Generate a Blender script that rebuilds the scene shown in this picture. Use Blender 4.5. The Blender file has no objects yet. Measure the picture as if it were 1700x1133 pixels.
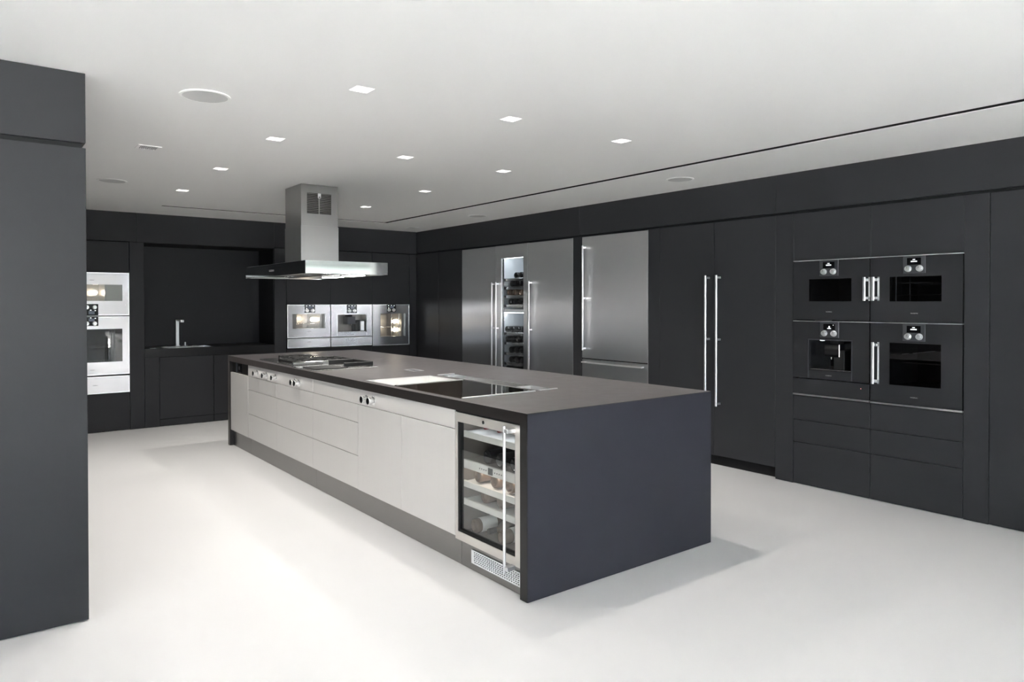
import bpy, bmesh, math
from mathutils import Vector, Matrix

# ------------------------------------------------------------------ camera, sky, exposure
SC = bpy.context.scene
COL = SC.collection
FPX, PITCH, YAW, ROLL, HC, CYO = 1177.0997, -0.010134, 0.657813, -0.0011, 1.421572, -51.1025
cam_d = bpy.data.cameras.new('camera')
cam = bpy.data.objects.new('camera', cam_d)
COL.objects.link(cam)
cam_d.sensor_fit = 'HORIZONTAL'
cam_d.sensor_width = 36.0
cam_d.lens = 36.0 * FPX / 1700.0
cam_d.shift_y = CYO / 1700.0
cam_d.clip_start = 0.05
fw = Vector((math.sin(YAW) * math.cos(PITCH), math.cos(YAW) * math.cos(PITCH), math.sin(PITCH)))
rt = Vector((math.cos(YAW), -math.sin(YAW), 0))
up = rt.cross(fw)
r2 = rt * math.cos(ROLL) + up * math.sin(ROLL)
u2 = -rt * math.sin(ROLL) + up * math.cos(ROLL)
cam.matrix_world = Matrix(((r2.x, u2.x, -fw.x, 0), (r2.y, u2.y, -fw.y, 0), (r2.z, u2.z, -fw.z, HC), (0, 0, 0, 1)))
SC.camera = cam

world = bpy.data.worlds.new('overcast_sky')
SC.world = world
world.use_nodes = True
bg = world.node_tree.nodes['Background']
bg.inputs['Color'].default_value = (0.78, 0.88, 1.0, 1)
bg.inputs['Strength'].default_value = 10.0
DOWNLIGHT_W = (27.0, 42.0, 66.0, 84.0)      # per row, front to back
HOOD_W = 10.0

SC.view_settings.view_transform = 'Standard'
SC.view_settings.look = 'None'
SC.view_settings.gamma = 1.0
SC.view_settings.use_curve_mapping = False
SC.view_settings.exposure = 0.0
SC.cycles.max_bounces = 10
SC.cycles.diffuse_bounces = 6
SC.cycles.glossy_bounces = 5
SC.cycles.transparent_max_bounces = 12
SC.cycles.sample_clamp_indirect = 80.0
SC.cycles.caustics_reflective = False
SC.cycles.caustics_refractive = False

sun_d = bpy.data.lights.new('sun', 'SUN')
sun_d.energy = 190.0
sun_d.angle = math.radians(0.6)
sun_d.color = (1.0, 0.985, 0.965)
sun = bpy.data.objects.new('sun', sun_d)
sun.rotation_euler = Vector((0.60, -0.25, -0.76)).to_track_quat('-Z', 'Y').to_euler()
sun.location = (-8, -10, 12)
COL.objects.link(sun)

# sky portal in the glazed side of the room behind the camera
FAC_Y, RX0, RX1, GX1 = -7.0, -6.0, 10.4, 0.8
pl = bpy.data.lights.new('window_portal', 'AREA')
pl.shape = 'RECTANGLE'
pl.size = GX1 - RX0
pl.size_y = 2.4
pl.cycles.is_portal = True
po = bpy.data.objects.new('window_portal', pl)
po.location = ((RX0 + GX1) / 2, FAC_Y - 0.02, 1.22)
po.rotation_euler = (math.radians(90), 0, 0)
COL.objects.link(po)

# ------------------------------------------------------------------ main measures (metres)
XR, YB, H = 5.166, 8.933, 2.445          # right wall face, back wall face, ceiling
XI0, XI1, YI0, YI1, HT = 2.092, 3.491, 2.592, 7.376, 0.899   # island
FZ = 2.142                               # underside of the fascia
DZ = 2.122                               # top of the tall doors

# ------------------------------------------------------------------ materials
def new_mat(name):
    m = bpy.data.materials.new(name)
    m.use_nodes = True
    nt = m.node_tree
    return m, nt, nt.nodes['Principled BSDF']

def pbr(name, col, rough=0.5, metal=0.0, spec=0.5, coat=0.0, emit=None, estr=0.0, var=0.0, vscale=6.0, rvar=0.0, stretch=(1, 1, 1)):
    m, nt, b = new_mat(name)
    b.inputs['Base Color'].default_value = (*col, 1)
    b.inputs['Roughness'].default_value = rough
    b.inputs['Metallic'].default_value = metal
    b.inputs['Specular IOR Level'].default_value = spec
    b.inputs['Coat Weight'].default_value = coat
    if emit:
        b.inputs['Emission Color'].default_value = (*emit, 1)
        b.inputs['Emission Strength'].default_value = estr
    if var or rvar:
        tc = nt.nodes.new('ShaderNodeTexCoord')
        mp = nt.nodes.new('ShaderNodeMapping')
        mp.inputs['Scale'].default_value = stretch
        nz = nt.nodes.new('ShaderNodeTexNoise')
        nz.inputs['Scale'].default_value = vscale
        nz.inputs['Detail'].default_value = 4
        nt.links.new(tc.outputs['Object'], mp.inputs['Vector'])
        nt.links.new(mp.outputs['Vector'], nz.inputs['Vector'])
        if var:
            mr = nt.nodes.new('ShaderNodeMapRange')
            mr.inputs['To Min'].default_value = 1 - var
            mr.inputs['To Max'].default_value = 1 + var
            mx = nt.nodes.new('ShaderNodeVectorMath')
            mx.operation = 'SCALE'
            mx.inputs[0].default_value = col
            nt.links.new(nz.outputs['Fac'], mr.inputs['Value'])
            nt.links.new(mr.outputs['Result'], mx.inputs['Scale'])
            nt.links.new(mx.outputs['Vector'], b.inputs['Base Color'])
        if rvar:
            m2 = nt.nodes.new('ShaderNodeMapRange')
            m2.inputs['To Min'].default_value = rough - rvar
            m2.inputs['To Max'].default_value = rough + rvar
            nt.links.new(nz.outputs['Fac'], m2.inputs['Value'])
            nt.links.new(m2.outputs['Result'], b.inputs['Roughness'])
    return m

def brushed(name, col, rough, aniso, blur):
    """brushed metal; blur = 'h' smears reflections sideways (vertical grain), 'v' smears them up and down"""
    m, nt, b = new_mat(name)
    b.inputs['Base Color'].default_value = (*col, 1)
    b.inputs['Metallic'].default_value = 1.0
    b.inputs['Roughness'].default_value = rough
    b.inputs['Anisotropic'].default_value = aniso
    g = nt.nodes.new('ShaderNodeNewGeometry')
    cr = nt.nodes.new('ShaderNodeVectorMath')
    cr.operation = 'CROSS_PRODUCT'
    cr.inputs[1].default_value = (0.01, 0.013, 1)
    nt.links.new(g.outputs['Normal'], cr.inputs[0])
    if blur == 'h':
        nt.links.new(cr.outputs[0], b.inputs['Tangent'])
    else:
        c2 = nt.nodes.new('ShaderNodeVectorMath')
        c2.operation = 'CROSS_PRODUCT'
        nt.links.new(g.outputs['Normal'], c2.inputs[0])
        nt.links.new(cr.outputs[0], c2.inputs[1])
        nt.links.new(c2.outputs[0], b.inputs['Tangent'])
    tc = nt.nodes.new('ShaderNodeTexCoord')
    mp = nt.nodes.new('ShaderNodeMapping')
    mp.inputs['Scale'].default_value = (300, 300, 2) if blur == 'h' else (2, 2, 300)
    nz = nt.nodes.new('ShaderNodeTexNoise')
    nz.inputs['Scale'].default_value = 1.0
    mr = nt.nodes.new('ShaderNodeMapRange')
    mr.inputs['To Min'].default_value = rough * 0.85
    mr.inputs['To Max'].default_value = rough * 1.15
    nt.links.new(tc.outputs['Object'], mp.inputs['Vector'])
    nt.links.new(mp.outputs['Vector'], nz.inputs['Vector'])
    nt.links.new(nz.outputs['Fac'], mr.inputs['Value'])
    nt.links.new(mr.outputs['Result'], b.inputs['Roughness'])
    return m

def pane(name, tint, refl=1.0, rough=0.0):
    """thin sheet of glass: see-through with a mirror share that follows the angle"""
    m = bpy.data.materials.new(name)
    m.use_nodes = True
    nt = m.node_tree
    for n in list(nt.nodes):
        nt.nodes.remove(n)
    out = nt.nodes.new('ShaderNodeOutputMaterial')
    mix = nt.nodes.new('ShaderNodeMixShader')
    tr = nt.nodes.new('ShaderNodeBsdfTransparent')
    tr.inputs['Color'].default_value = (*tint, 1)
    gl = nt.nodes.new('ShaderNodeBsdfGlossy')
    gl.inputs['Color'].default_value = (refl, refl, refl, 1)
    gl.inputs['Roughness'].default_value = rough
    lw = nt.nodes.new('ShaderNodeLayerWeight')
    p5 = nt.nodes.new('ShaderNodeMath')
    p5.operation = 'POWER'
    p5.inputs[1].default_value = 5.0
    ma = nt.nodes.new('ShaderNodeMath')
    ma.operation = 'MULTIPLY_ADD'
    ma.inputs[1].default_value = 0.955
    ma.inputs[2].default_value = 0.045
    nt.links.new(lw.outputs['Facing'], p5.inputs[0])
    nt.links.new(p5.outputs[0], ma.inputs[0])
    nt.links.new(ma.outputs[0], mix.inputs['Fac'])
    nt.links.new(tr.outputs[0], mix.inputs[1])
    nt.links.new(gl.outputs[0], mix.inputs[2])
    nt.links.new(mix.outputs[0], out.inputs['Surface'])
    return m

M = {}
M['floor'] = pbr('poured_resin_floor', (0.80, 0.80, 0.80), 0.42, spec=0.35, var=0.015, vscale=1.5, rvar=0.05)
M['ceiling'] = pbr('white_plaster', (0.93, 0.93, 0.925), 0.9, spec=0.2)
M['plaster'] = pbr('white_wall_plaster', (0.78, 0.78, 0.77), 0.9, spec=0.2, var=0.01)
M['panel'] = pbr('anthracite_lacquer', (0.033, 0.0335, 0.0365), 0.40, spec=0.11, var=0.06, vscale=3.0, rvar=0.03)
M['carcass'] = pbr('black_carcass', (0.012, 0.012, 0.013), 0.7, spec=0.2, var=0.05)
M['worktop'] = pbr('dark_stone_warm_lit', (0.014, 0.0118, 0.0112), 0.38, spec=0.40, var=0.08, vscale=14, rvar=0.04)  # brown cast of the warm downlights put into the stone colour
_b = M['worktop'].node_tree.nodes['Principled BSDF']
_b.inputs['Sheen Weight'].default_value = 0.42
_b.inputs['Sheen Roughness'].default_value = 0.22
_b.inputs['Sheen Tint'].default_value = (1.0, 0.87, 0.82, 1)
M['stone_blue_lit'] = pbr('dark_stone_blue_lit', (0.029, 0.0295, 0.039), 0.40, spec=0.24, var=0.10, vscale=9, rvar=0.04)  # same stone, with the blue daylight on the near end put into its colour
M['sinkstone'] = pbr('black_niche_stone', (0.010, 0.010, 0.011), 0.35, spec=0.3, var=0.06, vscale=10)
M['front'] = pbr('light_grey_satin_front', (0.665, 0.65, 0.63), 0.40, metal=0.15, var=0.02, vscale=4, stretch=(8, 8, 0.5), rvar=0.03)
M['steel_h'] = brushed('brushed_steel_vertical_grain', (0.52, 0.515, 0.52), 0.35, 0.93, 'h')
M['steel_v'] = brushed('brushed_steel_horizontal_grain', (0.66, 0.66, 0.68), 0.22, 0.75, 'v')
M['hoodsteel'] = brushed('hood_steel', (0.36, 0.355, 0.35), 0.30, 0.9, 'h')
M['mirror'] = brushed('fine_polished_steel', (0.80, 0.81, 0.81), 0.06, 0.3, 'h')
M['kick'] = brushed('kickboard_steel', (0.33, 0.32, 0.31), 0.36, 0.5, 'v')
M['steel'] = pbr('satin_steel', (0.70, 0.70, 0.70), 0.25, metal=1.0, rvar=0.03, vscale=30)
M['chrome'] = pbr('polished_chrome', (0.90, 0.90, 0.90), 0.12, metal=1.0, rvar=0.02, vscale=40)
M['knobsteel'] = pbr('bright_knob_steel', (0.86, 0.86, 0.86), 0.26, metal=0.88, rvar=0.03, vscale=40)
M['alu'] = pbr('pale_anodised_aluminium', (0.85, 0.85, 0.86), 0.30, metal=0.8, rvar=0.02, vscale=40)
M['sframe'] = pbr('satin_steel_frame', (0.66, 0.63, 0.59), 0.40, metal=0.55, rvar=0.03, vscale=20)
M['dglass'] = pbr('anthracite_glass', (0.030, 0.0305, 0.033), 0.06, spec=0.5, rvar=0.02, vscale=2)
M['bglass'] = pbr('black_glass', (0.006, 0.006, 0.007), 0.05, spec=0.5, rvar=0.02, vscale=2)
M['ctrl'] = pbr('graphite_control_plate', (0.075, 0.078, 0.088), 0.35, metal=0.5, rvar=0.03)
M['black'] = pbr('matte_black', (0.008, 0.008, 0.008), 0.6, spec=0.3, rvar=0.05)
M['iron'] = pbr('cast_iron', (0.012, 0.0125, 0.013), 0.5, spec=0.3, var=0.2, vscale=60, rvar=0.06)
M['white'] = pbr('white_enamel', (0.82, 0.82, 0.81), 0.35, rvar=0.04)
M['grille'] = pbr('speaker_mesh', (0.62, 0.62, 0.62), 0.85, var=0.08, vscale=400)
M['bottle'] = pbr('dark_bottle_glass', (0.010, 0.010, 0.011), 0.08, spec=0.6, rvar=0.02)
M['amber'] = pbr('brown_bottle_glass', (0.16, 0.11, 0.08), 0.10, spec=0.6, rvar=0.02)
M['foil'] = pbr('red_foil_capsule', (0.22, 0.03, 0.035), 0.35, metal=0.3, rvar=0.05)
M['foild'] = pbr('black_foil_capsule', (0.02, 0.018, 0.02), 0.35, metal=0.3, rvar=0.05)
M['paper'] = pbr('paper_label', (0.80, 0.79, 0.76), 0.8, var=0.03)
M['cool_in'] = pbr('cooler_lining', (0.15, 0.13, 0.115), 0.5, rvar=0.05)
M['cool_w'] = pbr('pale_cooler_lining', (0.75, 0.77, 0.80), 0.45, rvar=0.05)
M['shelf'] = pbr('pale_shelf_front', (0.72, 0.70, 0.66), 0.4, rvar=0.04)
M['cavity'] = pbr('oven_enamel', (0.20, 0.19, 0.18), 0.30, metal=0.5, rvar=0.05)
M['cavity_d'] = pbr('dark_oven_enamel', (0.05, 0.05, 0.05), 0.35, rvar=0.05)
M['pane'] = pane('clear_pane', (0.93, 0.94, 0.94))
M['pane_d'] = pane('smoked_pane', (0.45, 0.45, 0.46))
M['cover'] = pane('bronze_cover_glass', (0.30, 0.26, 0.24))
M['led'] = pbr('cool_led', (1, 1, 1), 0.5, emit=(0.90, 0.96, 1.0), estr=9.0, rvar=0.01)
M['led_w'] = pbr('warm_led', (1, 1, 1), 0.5, emit=(1.0, 0.90, 0.78), estr=12.0, rvar=0.01)
M['bulb'] = pbr('oven_bulb', (1, 1, 1), 0.5, emit=(1.0, 0.86, 0.66), estr=70.0, rvar=0.01)
M['lamp'] = pbr('downlight_lamp', (1, 1, 1), 0.5, emit=(1.0, 0.96, 0.90), estr=13.0, rvar=0.01)
M['hoodlamp'] = pbr('hood_lamp_glass', (1, 1, 1), 0.5, emit=(1.0, 0.97, 0.92), estr=26.0, rvar=0.01)
M['screen'] = pbr('display_glow', (0.1, 0.1, 0.1), 0.5, emit=(0.95, 0.97, 1.0), estr=1.6, rvar=0.01)
M['screenb'] = pbr('display_blue_grey', (0.02, 0.02, 0.03), 0.2, emit=(0.5, 0.58, 0.75), estr=0.10, rvar=0.01)
M['red'] = pbr('red_indicator', (0.4, 0.1, 0.1), 0.5, emit=(1, 0.45, 0.4), estr=1.2, rvar=0.01)
M['mark_d'] = pbr('dark_print', (0.05, 0.05, 0.05), 0.5, rvar=0.02)
M['mark_l'] = pbr('pale_print', (0.60, 0.60, 0.60), 0.4, rvar=0.02)
M['terrace'] = pbr('terrace_paving', (0.80, 0.79, 0.76), 0.9, var=0.06, vscale=2)

# ------------------------------------------------------------------ mesh helpers
ORG = {}      # world offset of each object's own coordinates

class MB:
    def __init__(s):
        s.v, s.f, s.sm = [], [], []
    def add(s, vs, fs, smooth=False):
        n = len(s.v)
        s.v += [tuple(p) for p in vs]
        for f in fs:
            s.f.append(tuple(i + n for i in f))
            s.sm.append(smooth)
        return s
    def box(s, x0, x1, y0, y1, z0, z1, b=0.0):
        x0, x1 = min(x0, x1), max(x0, x1)
        y0, y1 = min(y0, y1), max(y0, y1)
        z0, z1 = min(z0, z1), max(z0, z1)
        if b <= 0:
            vs = [(x, y, z) for x in (x0, x1) for y in (y0, y1) for z in (z0, z1)]
            return s.add(vs, [(0, 1, 3, 2), (4, 6, 7, 5), (0, 4, 5, 1), (2, 3, 7, 6), (0, 2, 6, 4), (1, 5, 7, 3)])
        b = min(b, (x1 - x0) / 2.2, (y1 - y0) / 2.2, (z1 - z0) / 2.2)
        vs, idx = [], {}
        X, Y, Z = (x0, x1), (y0, y1), (z0, z1)
        for i in (0, 1):
            for j in (0, 1):
                for k in (0, 1):
                    dx, dy, dz = (b, -b)[i], (b, -b)[j], (b, -b)[k]
                    idx[i, j, k] = len(vs)
                    vs += [(X[i], Y[j] + dy, Z[k] + dz), (X[i] + dx, Y[j], Z[k] + dz), (X[i] + dx, Y[j] + dy, Z[k])]
        fs = []
        cyc = ((0, 0), (0, 1), (1, 1), (1, 0))
        for i in (0, 1):
            fs.append([idx[i, a, c] for a, c in cyc])
            fs.append([idx[a, i, c] + 1 for a, c in cyc])
            fs.append([idx[a, c, i] + 2 for a, c in cyc])
        for a in (0, 1):
            for c in (0, 1):
                fs.append([idx[a, c, 0], idx[a, c, 1], idx[a, c, 1] + 1, idx[a, c, 0] + 1])
                fs.append([idx[a, 0, c], idx[a, 1, c], idx[a, 1, c] + 2, idx[a, 0, c] + 2])
                fs.append([idx[0, a, c] + 1, idx[1, a, c] + 1, idx[1, a, c] + 2, idx[0, a, c] + 2])
                for k in (0, 1):
                    q = idx[a, c, k]
                    fs.append([q, q + 1, q + 2])
        return s.add(vs, fs)
    def lathe(s, p0, axis, prof, n=24):
        """prof: (distance along axis, radius) pairs, turned about the axis through p0"""
        p0, ax = Vector(p0), Vector(axis).normalized()
        e1 = ax.orthogonal().normalized()
        e2 = ax.cross(e1)
        ring = lambda t, r: [p0 + ax * t + (e1 * math.cos(2 * math.pi * k / n) + e2 * math.sin(2 * math.pi * k / n)) * r for k in range(n)]
        for (ta, ra), (tb, rb) in zip(prof[:-1], prof[1:]):
            vs = ring(ta, ra) + ring(tb, rb)
            s.add(vs, [(k, (k + 1) % n, n + (k + 1) % n, n + k) for k in range(n)], True)
        for t, r in (prof[0], prof[-1]):
            if r > 1e-6:
                s.add(ring(t, r), [tuple(range(n))])
        return s
    def tube(s, a, b, r, n=12):
        a, b = Vector(a), Vector(b)
        return s.lathe(a, b - a, [(0, r), ((b - a).length, r)], n)
    def sheet(s, pt, u0, u1, v0, v1, d0, d1, holes):
        """slab with rectangular through-holes; pt(u, v, d) maps to the world"""
        us = sorted({round(q, 5) for q in [u0, u1] + [h[i] for h in holes for i in (0, 1)] if u0 - 1e-6 <= q <= u1 + 1e-6})
        vv = sorted({round(q, 5) for q in [v0, v1] + [h[i] for h in holes for i in (2, 3)] if v0 - 1e-6 <= q <= v1 + 1e-6})
        solid = {}
        for i in range(len(us) - 1):
            for j in range(len(vv) - 1):
                cu, cv = (us[i] + us[i + 1]) / 2, (vv[j] + vv[j + 1]) / 2
                solid[i, j] = not any(h[0] < cu < h[1] and h[2] < cv < h[3] for h in holes)
        vs, ix, fs = [], {}, []
        def vid(i, j, k):
            if (i, j, k) not in ix:
                ix[i, j, k] = len(vs)
                vs.append(pt(us[i], vv[j], (d0, d1)[k]))
            return ix[i, j, k]
        for (i, j), ok in solid.items():
            if not ok:
                continue
            for k in (0, 1):
                fs.append((vid(i, j, k), vid(i + 1, j, k), vid(i + 1, j + 1, k), vid(i, j + 1, k)))
            for (a, b, ni, nj) in (((i, j), (i + 1, j), i, j - 1), ((i, j + 1), (i + 1, j + 1), i, j + 1), ((i, j), (i, j + 1), i - 1, j), ((i + 1, j), (i + 1, j + 1), i + 1, j)):
                if not solid.get((ni, nj), False):
                    fs.append((vid(*a, 0), vid(*b, 0), vid(*b, 1), vid(*a, 1)))
        return s.add(vs, fs)
    def mesh(s, name, off=(0, 0, 0)):
        me = bpy.data.meshes.new(name)
        me.from_pydata([(p[0] - off[0], p[1] - off[1], p[2] - off[2]) for p in s.v], [], s.f)
        for p, sm in zip(me.polygons, s.sm):
            p.use_smooth = sm
        bm = bmesh.new()
        bm.from_mesh(me)
        bmesh.ops.recalc_face_normals(bm, faces=bm.faces[:])
        bm.to_mesh(me)
        bm.free()
        return me
    def build(s, name, mat, parent=None, base=None):
        """base: world point of a top-level mesh's own origin"""
        off = ORG[parent.name] if parent else (base or (0, 0, 0))
        me = s.mesh(name, off)
        me.materials.append(M[mat])
        o = bpy.data.objects.new(name, me)
        COL.objects.link(o)
        if parent:
            o.parent = parent
        else:
            o.location = off
        ORG[o.name] = off
        return o

def tag(o, label, cat=None, group=None, kind=None):
    o['label'] = label
    if cat:
        o['category'] = cat
    if group:
        o['group'] = group
    if kind:
        o['kind'] = kind
    return o

def thing(name, label, cat, loc, group=None, kind=None):
    o = bpy.data.objects.new(name, None)
    o.empty_display_size = 0.05
    o.location = loc
    COL.objects.link(o)
    ORG[o.name] = tuple(loc)
    return tag(o, label, cat, group, kind)

class Face:
    """a vertical front: u runs left to right as seen from the room, v is height, d is depth into the wall"""
    def __init__(s, side, c):
        s.side, s.c = side, c
    def pt(s, u, v, d=0.0):
        return (u, s.c + d, v) if s.side == 'B' else (s.c + d, -u, v)
    def box(s, mb, u0, u1, v0, v1, d0, d1, b=0.0):
        p, q = s.pt(u0, v0, d0), s.pt(u1, v1, d1)
        return mb.box(p[0], q[0], p[1], q[1], p[2], q[2], b)
    def inward(s):
        return (0, 1, 0) if s.side == 'B' else (1, 0, 0)

FB = Face('B', YB)
FR = Face('R', XR)
FI = Face('R', XI0 + 0.010)

def fpart(F, name, mat, parent, u0, u1, v0, v1, d0, d1, b=0.0):
    return F.box(MB(), u0, u1, v0, v1, d0, d1, b).build(name, mat, parent)

_txt = {}
def wordmark(F, parent, text, u, v, d, width, mat, name='wordmark'):
    if text not in _txt:
        cu = bpy.data.curves.new('lettering', 'FONT')
        cu.body = text
        cu.size = 1.0
        cu.align_x = 'CENTER'
        ob = bpy.data.objects.new('lettering', cu)
        COL.objects.link(ob)
        bpy.context.view_layer.update()
        me = bpy.data.meshes.new_from_object(ob.evaluated_get(bpy.context.evaluated_depsgraph_get()))
        vs = [(p.co.x, p.co.y) for p in me.vertices]
        _txt[text] = (vs, [tuple(p.vertices) for p in me.polygons], max(a for a, b in vs) - min(a for a, b in vs))
        bpy.data.objects.remove(ob)
        bpy.data.curves.remove(cu)
        bpy.data.meshes.remove(me)
    vs, fs, w = _txt[text]
    k = width / w
    mb = MB().add([F.pt(u + a * k, v + b * k, d) for a, b in vs], fs)
    return mb.build(name, mat, parent)

# ------------------------------------------------------------------ the room shell
wt = MB().box(RX0 - 0.2, RX1 + 0.2, FAC_Y - 0.2, 9.75, -0.1, 0.0).build('floor', 'floor')
tag(wt, 'seamless pale grey poured resin floor', 'floor', kind='structure')

DL = []
for row, (yy, xs) in enumerate(((3.13, (1.513, 2.413, 3.293)), (4.40, (1.54, 2.455, 3.318)), (5.625, (1.55, 3.342)), (6.91, (1.572, 3.38)))):
    for x in xs:
        DL.append((row, x, yy))
DLH = 0.046
SLOTS = [(1.643, 4.285, 8.10, 8.165), (4.22, 4.285, 0.6, 8.165)]
VENTS = [(0.962, 5.144), (4.80, 8.42)]
VH = 0.055
holes = [(x - DLH, x + DLH, y - DLH, y + DLH) for _, x, y in DL] + SLOTS + [(x - VH, x + VH, y - VH, y + VH) for x, y in VENTS]
ce = MB().sheet(lambda u, v, d: (u, v, d), RX0 - 0.2, RX1 + 0.2, FAC_Y - 0.2, 9.75, H, H + 0.003, holes).build('ceiling', 'ceiling')
tag(ce, 'smooth white ceiling with a dark slot running along two sides', 'ceiling', kind='structure')
ch = MB()
for (a, b, c, d) in SLOTS:
    ch.box(a - 0.02, b + 0.02, c - 0.02, d + 0.02, H + 0.10, H + 0.12)
for (a, b, c, d) in ((1.623, 1.643, 8.08, 8.185), (1.623, 4.30, 8.165, 8.185), (1.623, 4.20, 8.08, 8.10), (4.285, 4.305, 0.58, 8.185), (4.20, 4.22, 0.58, 8.10), (4.20, 4.30, 0.58, 0.60)):
    ch.box(a, b, c, d, H + 0.003, H + 0.12)
ch.build('slot_channel', 'black', ce)
MB().box(RX0 - 0.2, RX1 + 0.2, FAC_Y - 0.2, 9.75, H + 0.16, H + 0.2).build('ceiling_slab', 'ceiling', ce)
mb = MB()
for (a, b, c, d) in ((RX0 - 0.2, RX0, FAC_Y - 0.2, 9.75), (RX1, RX1 + 0.2, FAC_Y - 0.2, 9.75), (RX0, RX1, FAC_Y - 0.2, FAC_Y), (RX0, RX1, 9.65, 9.75)):
    mb.box(a, b, c, d, H + 0.003, H + 0.16)
mb.build('plenum_closer', 'ceiling', ce)  # unseen boxes added to keep sunlight out of the ceiling void

w = MB().box(-0.2, 6.0, 9.62, 9.75, 0, H).build('wall_back', 'carcass')
tag(w, 'wall behind the back row of dark kitchen units', 'wall', kind='structure')
w = MB().box(5.80, 5.95, 0.4, 9.62, 0, H).box(5.15, 5.95, 0.30, 0.40, 0, H).build('wall_right', 'plaster')
tag(w, 'wall behind the right hand row of tall units', 'wall', kind='structure')
w = MB().box(-0.2, 0.411, 4.305, 9.62, 0, H).build('wall_left', 'carcass')
tag(w, 'dark panelled wall running back from the left foreground cabinet', 'wall', kind='structure')
for k in range(8):
    y0 = 4.31 + k * 0.578
    MB().box(0.411, 0.433, y0 + 0.0015, y0 + 0.5765, 0.004, H - 0.002, 0.0012).build('wall_panel', 'panel', w)
w = MB().box(RX0 - 0.2, RX0, FAC_Y - 0.2, 9.75, 0, H).build('wall_side', 'plaster')
tag(w, 'white wall of the living area left of the kitchen', 'wall', kind='structure')
w = MB().box(RX1, RX1 + 0.2, FAC_Y - 0.2, 9.75, 0, H).build('wall_far_side', 'plaster')
tag(w, 'white wall of the living area right of the kitchen', 'wall', kind='structure')
w = MB().box(RX0, -0.2, 9.62, 9.75, 0, H).box(6.0, RX1, 9.62, 9.75, 0, H).build('wall_end', 'plaster')
tag(w, 'white end wall beside the kitchen', 'wall', kind='structure')
w = MB().box(GX1, 5.2, FAC_Y - 0.2, FAC_Y, 0, H).build('wall_front', 'plaster')
tag(w, 'white wall behind the camera right of the glazed opening', 'wall', kind='structure')
for k in range(2):
    x0 = RX0 + k * 3.4
    wn = thing('window_%d' % (k + 1), '%s glazed opening in the garden side behind the camera' % ('left', 'right')[k], 'window', (x0 + 1.7, FAC_Y, 0), kind='structure')
    MB().sheet(lambda u, v, d: (u, FAC_Y + d, v), x0, x0 + 3.4, 0.0, H, -0.06, 0.0, [(x0 + 0.04, x0 + 3.36, 0.05, H - 0.06)]).build('window_frame', 'black', wn)
def blind(name, tint, back):
    m = bpy.data.materials.new(name)
    m.use_nodes = True
    nt = m.node_tree
    b = nt.nodes['Principled BSDF']
    b.inputs['Base Color'].default_value = (*back, 1)
    b.inputs['Roughness'].default_value = 0.9
    tl = nt.nodes.new('ShaderNodeBsdfTranslucent')
    tl.inputs['Color'].default_value = (*tint, 1)
    ad = nt.nodes.new('ShaderNodeAddShader')
    nt.links.new(b.outputs[0], ad.inputs[0])
    nt.links.new(tl.outputs[0], ad.inputs[1])
    nt.links.new(ad.outputs[0], nt.nodes['Material Output'].inputs['Surface'])
    return m
M['blind'] = blind('white_blind_fabric', (0.185, 0.198, 0.193), (0.5, 0.5, 0.5))
wn = thing('window_3', 'window with a drawn white blind behind the camera on the right', 'window', (7.8, FAC_Y, 0), kind='structure')
MB().sheet(lambda u, v, d: (u, FAC_Y + d, v), 5.2, 10.36, 0.0, H, -0.06, 0.0, [(5.24, 10.32, 0.05, H - 0.06)]).build('window_frame', 'black', wn)
MB().box(5.24, 10.32, FAC_Y - 0.03, FAC_Y - 0.028, 0.05, H - 0.06).build('roller_blind', 'blind', wn)
tr = MB().box(-30, 34, -40, FAC_Y - 0.2, -0.2, -0.05).build('terrace', 'terrace')
tag(tr, 'paved terrace outside the glazed side of the room', 'terrace', kind='structure')

# fascia above the tall units
f = thing('trim_1', 'dark fascia band under the ceiling along the right wall', 'fascia', (XR, 5, FZ), kind='structure')
for a, b in ((8.933, 7.76), (7.76, 5.515), (5.515, 3.218), (3.218, 0.42)):
    fpart(FR, 'fascia_panel', 'panel', f, -a + 0.001, -b - 0.001, FZ, H, 0.0, 0.022, 0.001)
fpart(FR, 'fascia_backing', 'carcass', f, -8.93, -0.42, 2.124, H, 0.03, 0.60)
f = thing('trim_2', 'dark fascia band under the ceiling along the back wall', 'fascia', (3, YB, FZ), kind='structure')
for a, b in ((0.433, 1.545), (1.545, 3.105), (3.105, 5.166)):
    fpart(FB, 'fascia_panel', 'panel', f, a + 0.001, b - 0.001, 2.118 if b < 3.2 else 2.128, H, 0.0, 0.022, 0.001)
fpart(FB, 'fascia_backing', 'carcass', f, 0.44, 5.74, 2.13, H, 0.03, 0.66)
f = thing('trim_3', 'dark fascia block above the left foreground cabinet', 'fascia', (0, 3.662, 2.135), kind='structure')
MB().box(-1.40, 0.433, 3.662, 4.30, 2.135, H - 0.001, 0.0015).build('fascia_panel', 'panel', f)

# ------------------------------------------------------------------ generic cabinets
GAP = 0.0015
def handle_bar(F, parent, u, v0, v1, stand=0.062, wid=0.018, thick=0.016, mids=(), toward=0, mat='alu', span=None, plate=None):
    """upright square bar held off the front by arms"""
    mb = MB()
    F.box(mb, u - wid / 2, u + wid / 2, v0, v1, -stand, -stand + thick, 0.002)
    ends = list(mids) + [v0 + 0.02, v1 - 0.02]
    for v in ends:
        F.box(mb, u - wid / 2 + 0.002 + min(0, toward), u + wid / 2 - 0.002 + max(0, toward), v - 0.009, v + 0.009, -stand + thick - 0.004, 0.0, 0.001)
    if plate:
        F.box(mb, u + toward - 0.006 if toward > 0 else u + toward, u + toward + 0.006, v0, v1, -0.004, 0.0)
    return mb.build('handle', mat, parent)

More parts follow.
